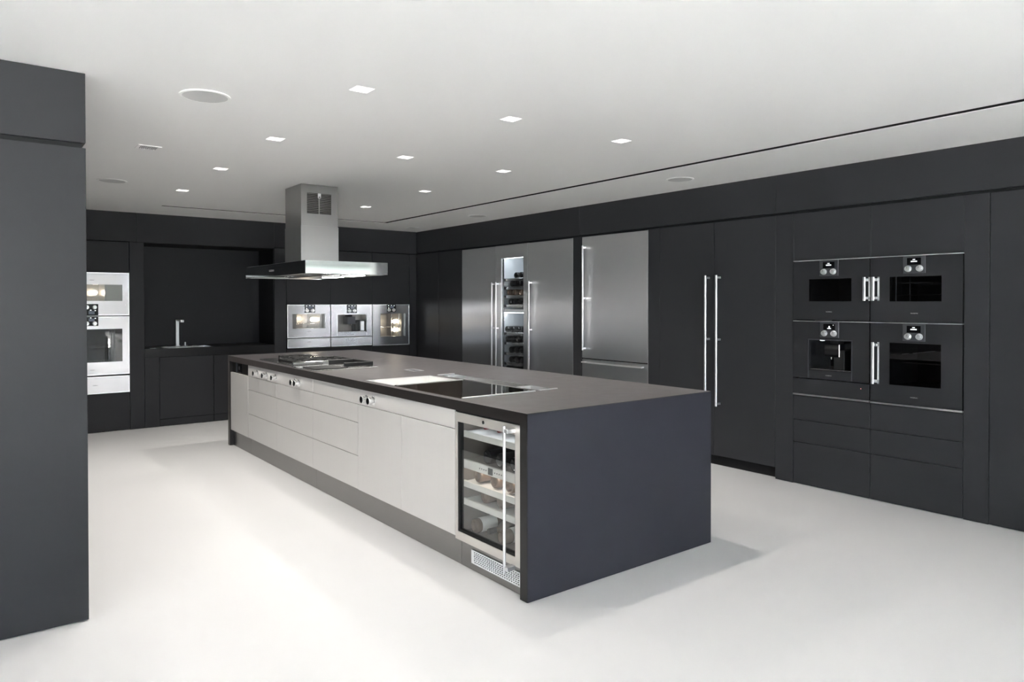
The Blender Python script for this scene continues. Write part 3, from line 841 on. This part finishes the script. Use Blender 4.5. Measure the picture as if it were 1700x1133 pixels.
# ------------------------------------------------------------------ left foreground cabinet
t = thing('tall_cabinet', 'large dark cabinet face filling the left foreground edge', 'cabinet', (0, 3.662, 0))
MB().box(-1.40, 0.411, 3.686, 4.30, 0.0, 2.113).build('body', 'carcass', t)
MB().box(-1.40, 0.420, 3.680, 4.30, 2.113, 2.134).build('shadow_gap', 'carcass', t)
MB().box(-0.30, 0.433, 3.662, 3.686, 0.006, 2.113, 0.0015).build('door', 'panel', t)
MB().box(-1.04, -0.303, 3.662, 3.686, 0.006, 2.113, 0.0015).build('door', 'panel', t)
MB().box(0.411, 0.433, 3.686, 4.30, 0.006, 2.113, 0.0015).build('side_panel', 'panel', t)

# ------------------------------------------------------------------ kitchen island
t = thing('island_worktop', 'dark stone island worktop with waterfall ends', 'worktop', ((XI0 + XI1) / 2, (YI0 + YI1) / 2, 0))
TB = 0.845
K0, K1, K2, K3 = 2.148, 2.640, 3.226, 4.392      # sink cut-out
C0, C1, C2, C3 = 2.712, 2.848, 3.245, 4.382      # rear channel cut-out
MB().sheet(lambda u, v, d: (u, v, d), XI0, XI1, YI0 + 0.003, YI1, TB, HT, [(K0, K1, K2, K3), (C0, C1, C2, C3)]).build('top_slab', 'worktop', t)
ep = MB().box(XI0, XI1, YI0 + 0.003, YI0 + 0.055, 0.004, TB).build('end_panel', 'worktop', t)
MB().box(XI0 + 0.003, XI1 - 0.003, YI0, YI0 + 0.003, 0.004, HT - 0.003).build('end_face', 'stone_blue_lit', ep)  # thin skin carrying the blue daylight tone of the end
MB().box(XI0, XI1, YI1 - 0.055, YI1, 0.004, TB).build('end_panel', 'worktop', t)
o = MB().box(3.44, 3.47, YI0 + 0.057, YI1 - 0.057, 0.002, TB - 0.001, 0.001).build('island_back_panel', 'panel', None, (3.455, 5, 0))
tag(o, 'dark panel closing the rear side of the island', 'panel')

ZB, Z3, Z2, Z1 = 0.160, 0.388, 0.613, 0.739
G2 = 0.002
def ibody(t, y0, y1, z0, z1, dep=0.58, d0=0.024):
    return fpart(FI, 'body', 'carcass', t, -y0 + 0.001, -y1 - 0.001, z0, z1, d0, dep)
t = thing('island_cabinet', 'light grey narrow door cabinet under the socket at the far end of the island', 'cabinet', FI.pt(-7.045, ZB))
ibody(t, 7.319, 6.772, ZB, 0.735)
fpart(FI, 'door', 'front', t, -7.319, -6.772 - G2, ZB, Z1 - G2, 0, 0.02, 0.001)
t = thing('socket_niche', 'black inset socket panel at the far end of the island front', 'socket', FI.pt(-7.045, Z1))
fpart(FI, 'backing', 'black', t, -7.319, -6.774, Z1, TB - 0.001, 0.018, 0.05)
fpart(FI, 'divider', 'ctrl', t, -7.165, -7.155, Z1 + 0.004, TB - 0.004, 0.006, 0.018)
so = fpart(FI, 'socket', 'bglass', t, -7.10, -7.02, Z1 + 0.014, Z1 + 0.094, 0.008, 0.018, 0.002)
MB().lathe(FI.pt(-7.06, Z1 + 0.054, 0.008), (-1, 0, 0), [(0, 0.022), (0.002, 0.020)], 16).build('socket_insert', 'ctrl', so)

DR = [(6.770, 6.000, 'leftmost'), (6.000, 5.212, 'middle'), (5.212, 4.424, 'rightmost')]
for y0, y1, wd in DR:
    t = thing('drawer_unit', '%s of three light grey drawer units in the island front' % wd, 'cabinet', FI.pt(-(y0 + y1) / 2, ZB), 'grey drawer units in the island')
    ibody(t, y0, y1, ZB, 0.735)
    for a, b in ((ZB, Z3), (Z3, Z2), (Z2, Z1)):
        fpart(FI, 'drawer', 'front', t, -y0 + 0.0008, -y1 - 0.0008, a + G2, b - G2, 0, 0.02, 0.001)
for y0, y1, lab in ((4.424, 3.824, 'light grey island door cabinet right of the drawers, under the paired knobs'), (3.824, 3.228, 'light grey island door cabinet left of the glass wine cooler')):
    t = thing('island_cabinet', lab, 'cabinet', FI.pt(-(y0 + y1) / 2, ZB), 'grey door cabinets in the island')
    ibody(t, y0, y1, ZB, 0.735)
    fpart(FI, 'door', 'front', t, -y0 + 0.0015, -y1 - 0.0015, ZB, Z1 - G2, 0, 0.02, 0.001)

def island_knob(t, y, ring=True):
    p = Vector(FI.pt(-y, 0.787, 0.0))
    k = MB().lathe(p, (-1, 0, 0), [(0, 0.030), (0.003, 0.030), (0.005, 0.028), (0.010, 0.019), (0.020, 0.019), (0.023, 0.0245), (0.040, 0.0245), (0.042, 0.023)], 28).build('knob', 'knobsteel', t)
    MB().lathe(p + Vector((-0.0421, 0, 0)), (-1, 0, 0), [(0, 0.0205), (0.001, 0.020)], 24).build('knob_face', 'bglass', k)
for y0, y1, ks, lab in ((6.770, 5.212, (6.500, 6.255, 6.020, 5.570, 5.490), 'light grey control strip with five chrome knobs below the hobs'), (5.212, 3.228, (4.290, 4.195), 'long light grey control strip with two chrome knobs below the sink')):
    t = thing('control_strip', lab, 'control strip', FI.pt(-(y0 + y1) / 2, Z1))
    fpart(FI, 'strip', 'front', t, -y0 + 0.0015, -y1 - 0.0015, Z1 + G2, TB - 0.0015, 0, 0.02, 0.001)
    fpart(FI, 'backing', 'carcass', t, -y0 + 0.002, -y1 - 0.002, Z1 + 0.004, TB - 0.003, 0.02, 0.038)
    for y in ks:
        island_knob(t, y)

t = thing('kickboard', 'recessed brushed steel kickboard along the foot of the island', 'kickboard', (2.14, 5.2, 0))
for y0, y1 in ((7.319, 6.772), (6.770, 5.213), (5.211, 3.208), (3.206, 2.649)):
    MB().box(2.130, 2.148, y1, y0, 0.001, 0.158, 0.0008).build('board', 'kick', t)
# vent plate in the kickboard under the cooler
vg = thing('vent_grille', 'white slotted vent plate in the kickboard under the wine cooler', 'vent', (2.128, 2.88, 0.04))
hs = []
for r in range(6):
    for c in range(21):
        y = 2.700 + c * 0.0186 + (0.004 if r % 2 else 0)
        z = 0.047 + r * 0.0102
        hs.append((-y - 0.0068, -y + 0.0068, z, z + 0.0062))
FV = Face('R', 2.124)
MB().sheet(FV.pt, -3.105, -2.665, 0.040, 0.112, 0.0, 0.003, hs).build('slotted_plate', 'white', vg)
MB().box(2.1285, 2.1297, 2.67, 3.10, 0.042, 0.110).build('dark_backing', 'black', vg)

# ------------------------------------------------------------------ island wine cooler
CU0, CU1, CZ0, CZ1 = -3.226, -2.651, 0.146, 0.841
t = thing('wine_cooler', 'small steel wine cooler with glass door in the near end of the island', 'wine cooler', FI.pt(-2.94, CZ0))
mb = MB()
FI.box(mb, CU0 + 0.001, -3.205, 0.160, CZ1, 0.03, 0.57)
FI.box(mb, -2.690, CU1 - 0.001, 0.160, CZ1, 0.03, 0.57)
FI.box(mb, -3.205, -2.690, 0.160, CZ1, 0.54, 0.57)
FI.box(mb, -3.205, -2.690, 0.160, 0.185, 0.03, 0.54)
FI.box(mb, -3.205, -2.690, 0.818, CZ1, 0.03, 0.54)
mb.build('body', 'cool_in', t)
mb = MB()
mb.sheet(FI.pt, CU0 + 0.0015, CU1 - 0.0015, CZ0, CZ1 - 0.008, 0.0, 0.026, [(-3.203, -2.698, 0.190, 0.783)])
door = mb.build('door_frame', 'sframe', t)
mb = MB()
mb.sheet(FI.pt, -3.203, -2.698, 0.190, 0.783, 0.004, 0.030, [(-3.187, -2.7045, 0.204, 0.781)])
mb.build('gasket', 'black', door)
fpart(FI, 'glass_pane', 'pane', door, -3.187, -2.7045, 0.204, 0.781, 0.012, 0.016)
fpart(FI, 'top_gap_shade', 'black', t, CU0 + 0.002, CU1 - 0.002, 0.835, TB - 0.0008, 0.004, 0.0295)  # solid black strip standing in for the shade above the cooler door
MB().lathe(FI.pt(-2.96, 0.808, 0.0), (-1, 0, 0), [(0, 0.011), (0.003, 0.011), (0.004, 0.008)], 18).build('lock', 'chrome', door)
mb = MB()
p0, p1 = FI.pt(-2.725, 0.115, -0.045), FI.pt(-2.725, 0.828, -0.045)
mb.tube(p0, p1, 0.0072, 14)
for z in (0.140, 0.805):
    FI.box(mb, -2.728, -2.695, z - 0.010, z + 0.010, -0.05, 0.0, 0.002)
mb.build('handle', 'alu', door)
SHI = [0.732, 0.577, 0.463, 0.366]
for k, z in enumerate(SHI):
    hgt = 0.046 if k == 1 else 0.034
    s = fpart(FI, 'shelf', 'white' if k != 1 else 'cool_in', t, -3.198, -2.70, z - 0.016, z - 0.006, 0.048, 0.53)
    fr = fpart(FI, 'shelf_front', 'shelf', s, -3.198, -2.70, z - hgt, z, 0.032, 0.048, 0.002)
    if k == 1:
        fpart(FI, 'display', 'mark_d', s, -2.965, -2.925, z - 0.040, z - 0.006, 0.0305, 0.032)
        mb = MB()
        for q in (-5, -4, -3, -2, 2, 3, 4, 5):
            FI.box(mb, -2.945 + q * 0.019 - 0.003, -2.945 + q * 0.019 + 0.003, z - 0.026, z - 0.020, 0.0305, 0.032)
        mb.build('touch_keys', 'mark_d', s)
for z, m_ in ((0.8165, 'led'), (0.560, 'led_w')):
    fpart(FI, 'light_bar', m_, t, -3.17, -2.72, z - 0.005, z, 0.05, 0.08)
X_ = XI0 + 0.010
g = 'bottles in the island wine cooler'
for y, nm in ((3.035, 'left'), (2.915, 'right')):
    o = bottle((X_ + 0.36, y, 0.7325), '%s bottle with red capsule facing out on the cooler top shelf' % nm, g, turned=True, redcap=True)
for y, nm in ((3.007, 'leftmost'), (2.896, 'middle'), (2.775, 'rightmost')):
    bottle((X_ + 0.053, y, 0.5775), '%s black bottle, base outward, above the display bar of the island cooler' % nm, g)
for y, nm in ((3.093, 'leftmost'), (2.946, 'middle'), (2.816, 'rightmost')):
    bottle((X_ + 0.053, y, 0.4635), '%s brown bottle on the shelf just below the island cooler display bar' % nm, g, amber=True)
for y, nm in ((3.031, 'left'), (2.892, 'right')):
    bottle((X_ + 0.053, y, 0.3665), '%s brown bottle on the lowest pull-out shelf of the island cooler' % nm, g, amber=True)
ob = bottle((X_ + 0.053, 3.124, 0.1868), 'brown bottle with wide white label at bottom left of the island cooler', g, amber=True)
MB().lathe((X_ + 0.085, 3.124, 0.1868 + BR), (1, 0, 0), [(0, BR + 0.0008), (0.10, BR + 0.0008)], 24).build('paper_label', 'paper', ob)
bottle((X_ + 0.36, 3.002, 0.1868), 'brown bottle with its neck outward at bottom middle of the island cooler', g, amber=True, turned=True)
ob = bottle((X_ + 0.053, 2.883, 0.1868), 'brown bottle with small white label at bottom right of the island cooler', g, amber=True)
MB().lathe((X_ + 0.11, 2.883, 0.1868 + BR), (1, 0, 0), [(0, BR + 0.0008), (0.07, BR + 0.0008)], 24).build('paper_label', 'paper', ob)

# ------------------------------------------------------------------ on the worktop: sink, covers, sockets
sk = thing('island_sink', 'white lined steel sink basin sunk into the island worktop', 'sink', (2.39, 4.19, 0.75))
zb = 0.775
mb = MB()
mb.sheet(lambda u, v, d: (u, v, d), K0 - 0.004, K1 + 0.010, 3.990, K3 + 0.006, HT, HT + 0.002, [(K0 + 0.006, K1 - 0.008, 4.000, K3 - 0.008)])
mb.build('rim', 'alu', sk)
mb = MB()
for (a, b, c, d) in ((K0 + 0.001, K0 + 0.006, K2 + 0.001, K3 - 0.001), (K1 - 0.006, K1 - 0.001, K2 + 0.001, K3 - 0.001), (K0 + 0.006, K1 - 0.006, K2 + 0.001, K2 + 0.006), (K0 + 0.006, K1 - 0.006, K3 - 0.006, K3 - 0.001)):
    mb.box(a, b, c, d, zb, HT)
mb.box(K0 + 0.001, K1 - 0.001, K2 + 0.001, K3 - 0.001, zb - 0.005, zb)
mb.build('basin', 'white', sk)
MB().lathe((2.45, 4.10, zb), (0, 0, 1), [(0, 0.04), (0.003, 0.038)], 20).build('drain', 'chrome', sk)
cv = thing('sink_cover', 'dark bronze glass cover lying over the near half of the island sink', 'cover', (2.40, 3.61, HT))
MB().box(K0 - 0.004, K1 + 0.016, K2 - 0.002, 3.988, HT + 0.0005, HT + 0.0055).build('glass_sheet', 'cover', cv)
MB().box(K0 - 0.006, K1 + 0.020, K2 - 0.012, K2 - 0.002, HT + 0.0005, HT + 0.008, 0.001).build('edge_bar', 'alu', cv)
MB().box(K0 + 0.006, K1 + 0.018, 3.978, 3.988, HT + 0.0056, HT + 0.009, 0.001).build('edge_bar', 'alu', cv)
cn = thing('accessory_channel', 'narrow steel channel let into the worktop behind the island sink', 'channel', (2.78, 3.81, 0.86))
mb = MB()
for (a, b, c, d) in ((C0 + 0.001, C0 + 0.005, C2 + 0.001, C3 - 0.001), (C1 - 0.005, C1 - 0.001, C2 + 0.001, C3 - 0.001), (C0 + 0.005, C1 - 0.005, C2 + 0.001, C2 + 0.005), (C0 + 0.005, C1 - 0.005, C3 - 0.005, C3 - 0.001)):
    mb.box(a, b, c, d, 0.851, HT)
mb.box(C0 + 0.001, C1 - 0.001, C2 + 0.001, C3 - 0.001, 0.847, 0.851)
mb.build('trough', 'steel', cn)
MB().box(C0 - 0.003, C1 + 0.003, C2 - 0.010, C2 + 0.004, HT + 0.0005, HT + 0.006, 0.001).build('edge_bar', 'alu', cn)
MB().box(C0 - 0.003, C1 + 0.003, C3 - 0.004, C3 + 0.010, HT + 0.0005, HT + 0.006, 0.001).build('edge_bar', 'alu', cn)
MB().box(C0 + 0.006, C1 - 0.006, C2 + 0.24, C2 + 0.246, 0.8515, HT - 0.002).build('divider', 'alu', cn)
for (x, y, lab) in ((2.757, 4.815, 'square steel socket frame on the worktop between hobs and sink'), (2.770, 6.930, 'square steel socket frame on the worktop behind the far hob')):
    s = thing('worktop_socket', lab, 'socket', (x, y, HT), 'socket frames in the island worktop')
    a = 0.046
    MB().sheet(lambda u, v, d: (u, v, d), x - a, x + a, y - a * 1.7, y + a * 1.7, HT + 0.0005, HT + 0.004, [(x - a + 0.012, x + a - 0.012, y - a * 1.7 + 0.012, y + a * 1.7 - 0.012)]).build('frame', 'alu', s)
    MB().box(x - a + 0.013, x + a - 0.013, y - a * 1.7 + 0.013, y + a * 1.7 - 0.013, HT + 0.0003, HT + 0.002).build('lid', 'ctrl', s)

# ------------------------------------------------------------------ hobs
def plate(t, x0, x1, y0, y1, h=0.010):
    MB().box(x0, x1, y0, y1, HT + 0.0005, HT + h, 0.003).build('steel_plate', 'steel', t)
def burner(t, x, y, r, z):
    b = MB().lathe((x, y, z), (0, 0, 1), [(0, r), (0.010, r * 0.95), (0.012, r * 0.7)], 24).build('burner', 'chrome', t)
    MB().lathe((x, y, z + 0.012), (0, 0, 1), [(0, r * 0.72), (0.008, r * 0.68), (0.010, r * 0.5)], 24).build('burner_cap', 'iron', b)
t = thing('gas_hob', 'steel gas hob with round wok ring, farthest of three hobs on the island', 'hob', (2.42, 6.39, HT), 'hobs on the island')
plate(t, 2.150, 2.690, 6.190, 6.590)
burner(t, 2.42, 6.39, 0.06, HT + 0.010)
mb = MB()
for k in range(4):
    a = math.pi / 4 + k * math.pi / 2
    c, s_ = math.cos(a), math.sin(a)
    mb.tube((2.42 + 0.07 * c, 6.39 + 0.07 * s_, HT + 0.034), (2.42 + 0.17 * c, 6.39 + 0.17 * s_, HT + 0.034), 0.006, 8)
    mb.tube((2.42 + 0.165 * c, 6.39 + 0.165 * s_, HT + 0.010), (2.42 + 0.165 * c, 6.39 + 0.165 * s_, HT + 0.036), 0.006, 8)
n = 24
for k in range(n):
    a, b = 2 * math.pi * k / n, 2 * math.pi * (k + 1) / n
    mb.tube((2.42 + 0.14 * math.cos(a), 6.39 + 0.14 * math.sin(a), HT + 0.034), (2.42 + 0.14 * math.cos(b), 6.39 + 0.14 * math.sin(b), HT + 0.034), 0.006, 6)
mb.build('pan_support', 'iron', t)
t = thing('gas_hob', 'gas hob with square cast iron grates, middle of three hobs on the island', 'hob', (2.42, 5.93, HT), 'hobs on the island')
plate(t, 2.150, 2.690, 5.730, 6.150)
for x in (2.285, 2.555):
    burner(t, x, 5.94, 0.045, HT + 0.010)
    mb = MB()
    x0, x1, y0, y1 = x - 0.125, x + 0.125, 5.755, 6.125
    for (a, b, c, d) in ((x0, x1, y0, y0 + 0.014), (x0, x1, y1 - 0.014, y1), (x0, x0 + 0.014, y0, y1), (x1 - 0.014, x1, y0, y1)):
        mb.box(a, b, c, d, HT + 0.018, HT + 0.040, 0.003)
    for (a, b, c, d) in ((x0, x - 0.03, 5.934, 5.946), (x + 0.03, x1, 5.934, 5.946), (x - 0.006, x + 0.006, y0, 5.90), (x - 0.006, x + 0.006, 5.98, y1)):
        mb.box(a, b, c, d, HT + 0.026, HT + 0.042, 0.003)
    for (a, b) in ((x0 + 0.01, y0 + 0.01), (x1 - 0.01, y0 + 0.01), (x0 + 0.01, y1 - 0.01), (x1 - 0.01, y1 - 0.01)):
        mb.box(a - 0.008, a + 0.008, b - 0.008, b + 0.008, HT + 0.010, HT + 0.020)
    mb.build('pan_support', 'iron', t)
t = thing('grill_hob', 'grill hob with raised steel and black iron rim, nearest of three hobs on the island', 'hob', (2.38, 5.45, HT), 'hobs on the island')
plate(t, 2.115, 2.655, 5.220, 5.700, 0.007)
MB().box(2.095, 2.400, 5.600, 5.625, HT + 0.0075, HT + 0.046, 0.003).build('steel_rim', 'chrome', t)
MB().box(2.400, 2.650, 5.640, 5.665, HT + 0.0075, HT + 0.046, 0.003).build('iron_rim', 'iron', t)
MB().box(2.632, 2.660, 5.310, 5.640, HT + 0.0075, HT + 0.046, 0.003).build('iron_rim', 'iron', t)
MB().box(2.400, 2.650, 5.290, 5.315, HT + 0.0125, HT + 0.046, 0.003).build('iron_rim', 'iron', t)
MB().box(2.135, 2.395, 5.232, 5.500, HT + 0.0075, HT + 0.017, 0.004).build('griddle_plate', 'iron', t)
mb = MB()
for x in (2.42, 2.63):
    mb.box(x - 0.012, x + 0.012, 5.292, 5.312, HT + 0.0075, HT + 0.013)
mb.build('rim_feet', 'iron', t)

# ------------------------------------------------------------------ extractor hood
t = thing('extractor_hood', 'steel island extractor hood with square chimney hanging from the ceiling', 'hood', (2.445, 6.06, 1.655))
HX0, HX1, HY0, HY1, HZ0, HZ1 = 2.088, 2.797, 5.315, 6.775, 1.655, 1.757
mb = MB()
mb.box(HX0, HX1, HY0, HY0 + 0.012, HZ0, HZ1, 0.001)
mb.box(HX0, HX1, HY1 - 0.012, HY1, HZ0, HZ1, 0.001)
mb.box(HX0, HX0 + 0.012, HY0 + 0.012, HY1 - 0.012, HZ0, HZ1, 0.001)
mb.box(HX1 - 0.012, HX1, HY0 + 0.012, HY1 - 0.012, HZ0, HZ1, 0.001)
mb.box(HX0 + 0.012, HX1 - 0.012, HY0 + 0.012, HY1 - 0.012, HZ1 - 0.012, HZ1)
can = mb.build('canopy', 'mirror', t)
MB().sheet(lambda u, v, d: (u, v, d), HX0 + 0.012, HX1 - 0.012, HY0 + 0.012, HY1 - 0.012, HZ0 + 0.004, HZ0 + 0.012, [(HX0 + 0.09, 2.455, HY0 + 0.10, HY1 - 0.10)]).build('underside', 'hoodsteel', t)
for k in range(3):
    y0 = HY0 + 0.102 + k * 0.419
    fl = MB().box(HX0 + 0.092, 2.453, y0, y0 + 0.416, HZ0 + 0.012, HZ0 + 0.022, 0.002).build('filter', 'iron', t)
    MB().box(2.27, 2.36, y0 + 0.02, y0 + 0.05, HZ0 + 0.005, HZ0 + 0.012).build('filter_latch', 'chrome', fl)
HL = [(2.56, 5.47), (2.56, 5.88)]
for x, y in HL:
    lp = MB().box(x - 0.062, x + 0.062, y - 0.125, y + 0.125, HZ0 - 0.004, HZ0 + 0.004, 0.003).build('lamp_surround', 'chrome', t)
    MB().box(x - 0.052, x + 0.052, y - 0.115, y + 0.115, HZ0 - 0.009, HZ0 - 0.004, 0.003).build('lamp_glass', 'hoodlamp', lp)
    ld = bpy.data.lights.new('hood_spot', 'SPOT')
    ld.energy = HOOD_W
    ld.spot_size = math.radians(120)
    ld.spot_blend = 0.8
    ld.shadow_soft_size = 0.03
    ld.color = (1, 0.95, 0.87)
    lo = bpy.data.objects.new('hood_spot', ld)
    COL.objects.link(lo)
    lo.parent = t
    lo.location = Vector((x, y, HZ0 - 0.02)) - Vector(ORG[t.name])
QX0, QX1, QY0, QY1 = 2.279, 2.612, 5.890, 6.262
MB().box(QX0 - 0.004, QX1 + 0.004, QY0 - 0.004, QY1 + 0.004, HZ1, 2.088, 0.001).build('chimney_lower', 'hoodsteel', t)
mb = MB()
FH = Face('B', QY0)
G = (2.325, 2.556, 2.190, 2.378)
mb.sheet(FH.pt, QX0, QX1, 2.088, H - 0.001, 0.0, 0.003, [G])
mb.box(QX0, QX0 + 0.003, QY0 + 0.003, QY1, 2.088, H - 0.001)
mb.box(QX1 - 0.003, QX1, QY0 + 0.003, QY1, 2.088, H - 0.001)
mb.box(QX0 + 0.003, QX1 - 0.003, QY1 - 0.003, QY1, 2.088, H - 0.001)
chm = mb.build('chimney_upper', 'hoodsteel', t)
gr = MB()
gr.sheet(FH.pt, G[0], G[1], G[2], G[3], -0.001, 0.003, [(G[0] + 0.006, (G[0] + G[1]) / 2 - 0.005, G[2] + 0.006, G[3] - 0.006), ((G[0] + G[1]) / 2 + 0.005, G[1] - 0.006, G[2] + 0.006, G[3] - 0.006)])
gv = gr.build('vent_frame', 'hoodsteel', t)
for k in range(12):
    z = G[2] + 0.012 + k * 0.0144
    MB().add([FH.pt(G[0] + 0.006, z, 0.006), FH.pt(G[1] - 0.006, z, 0.006), FH.pt(G[1] - 0.006, z + 0.0075, 0.001), FH.pt(G[0] + 0.006, z + 0.0075, 0.001),
              FH.pt(G[0] + 0.006, z + 0.001, 0.007), FH.pt(G[1] - 0.006, z + 0.001, 0.007), FH.pt(G[1] - 0.006, z + 0.0085, 0.002), FH.pt(G[0] + 0.006, z + 0.0085, 0.002)],
             [(0, 1, 2, 3), (4, 5, 6, 7), (0, 1, 5, 4), (2, 3, 7, 6), (0, 3, 7, 4), (1, 2, 6, 5)]).build('slat', 'hoodsteel', gv)
MB().box(QX0 + 0.01, QX1 - 0.01, QY0 + 0.05, QY0 + 0.06, 2.1, H - 0.01).build('dark_lining', 'black', t)
lt = MB().box(2.427, 2.455, QY0 - 0.006, QY0, 2.330, 2.372, 0.002).build('latch', 'alu', t)
MB().box(2.434, 2.448, QY0 - 0.0075, QY0 - 0.006, 2.336, 2.344).build('latch_slot', 'mark_d', lt)
wordmark(Face('R', HX0), t, 'GAGGENAU', -6.075, 1.694, -0.0012, 0.12, 'alu')

# ------------------------------------------------------------------ ceiling fittings
RN = ['nearest row', 'second row', 'third row', 'farthest row']
cnt = {}
for row, x, y in DL:
    k = cnt.get(row, 0)
    cnt[row] = k + 1
    side = ('left', 'middle', 'right')[k] if row < 2 else ('left', 'right')[k]
    t = thing('downlight', 'square recessed ceiling downlight, %s one in the %s' % (side, RN[row]), 'downlight', (x, y, H), 'recessed ceiling downlights')
    mb = MB()
    a, dp = DLH, 0.075
    for (x0, x1, y0, y1) in ((x - a - 0.004, x - a, y - a, y + a), (x + a, x + a + 0.004, y - a, y + a), (x - a - 0.004, x + a + 0.004, y - a - 0.004, y - a), (x - a - 0.004, x + a + 0.004, y + a, y + a + 0.004)):
        mb.box(x0, x1, y0, y1, H + 0.0032, H + dp)
    mb.box(x - a - 0.004, x + a + 0.004, y - a - 0.004, y + a + 0.004, H + dp, H + dp + 0.004)
    mb.build('housing', 'white', t)
    MB().lathe((x, y, H + dp), (0, 0, -1), [(0, 0.028), (0.026, 0.030), (0.030, 0.026)], 20).build('lamp_holder', 'ctrl', t)
    MB().lathe((x, y, H + dp - 0.030), (0, 0, -1), [(0, 0.024), (0.003, 0.022)], 20).build('lamp', 'lamp', t)
    ld = bpy.data.lights.new('downlight_beam', 'SPOT')
    ld.energy = DOWNLIGHT_W[row]
    ld.spot_size = math.radians(150)
    ld.spot_blend = 0.9
    ld.shadow_soft_size = 0.022
    ld.color = (1, 0.955, 0.89)
    lo = bpy.data.objects.new('downlight_beam', ld)
    COL.objects.link(lo)
    lo.parent = t
    lo.location = (0, 0, 0.004)
for x, y, r, lab in ((0.948, 3.70, 0.118, 'large round ceiling speaker near the left foreground cabinet'), (0.981, 6.71, 0.112, 'round ceiling speaker above the left aisle near the back wall'), (4.695, 3.80, 0.112, 'round ceiling speaker above the tall cabinets near the ovens'), (4.770, 6.83, 0.112, 'round ceiling speaker above the steel refrigerators')):
    t = thing('ceiling_speaker', lab, 'speaker', (x, y, H), 'round ceiling speakers')
    MB().lathe((x, y, H), (0, 0, -1), [(0, r), (0.004, r), (0.006, r - 0.012), (0.004, r - 0.014)], 40).build('rim', 'ceiling', t)
    MB().lathe((x, y, H - 0.0045), (0, 0, -1), [(0, r - 0.014), (0.0008, r - 0.016)], 40).build('mesh_cover', 'grille', t)
for (x, y), lab in zip(VENTS, ('square slatted ceiling vent above the left aisle', 'small square ceiling vent in the far right corner')):
    t = thing('ceiling_vent', lab, 'vent', (x, y, H), 'square ceiling vents')
    MB().sheet(lambda u, v, d: (u, v, d), x - VH - 0.014, x + VH + 0.014, y - VH - 0.014, y + VH + 0.014, H - 0.004, H - 0.0002, [(x - VH + 0.004, x + VH - 0.004, y - VH + 0.004, y + VH - 0.004)]).build('frame', 'ceiling', t)
    for k in range(9):
        u = x - VH + 0.009 + k * 0.0115
        MB().box(u, u + 0.0055, y - VH + 0.004, y + VH - 0.004, H - 0.0035, H + 0.010).build('slat', 'grille', t)
    MB().box(x - VH - 0.005, x + VH + 0.005, y - VH - 0.005, y + VH + 0.005, H + 0.032, H + 0.036).build('backing', 'ctrl', t)
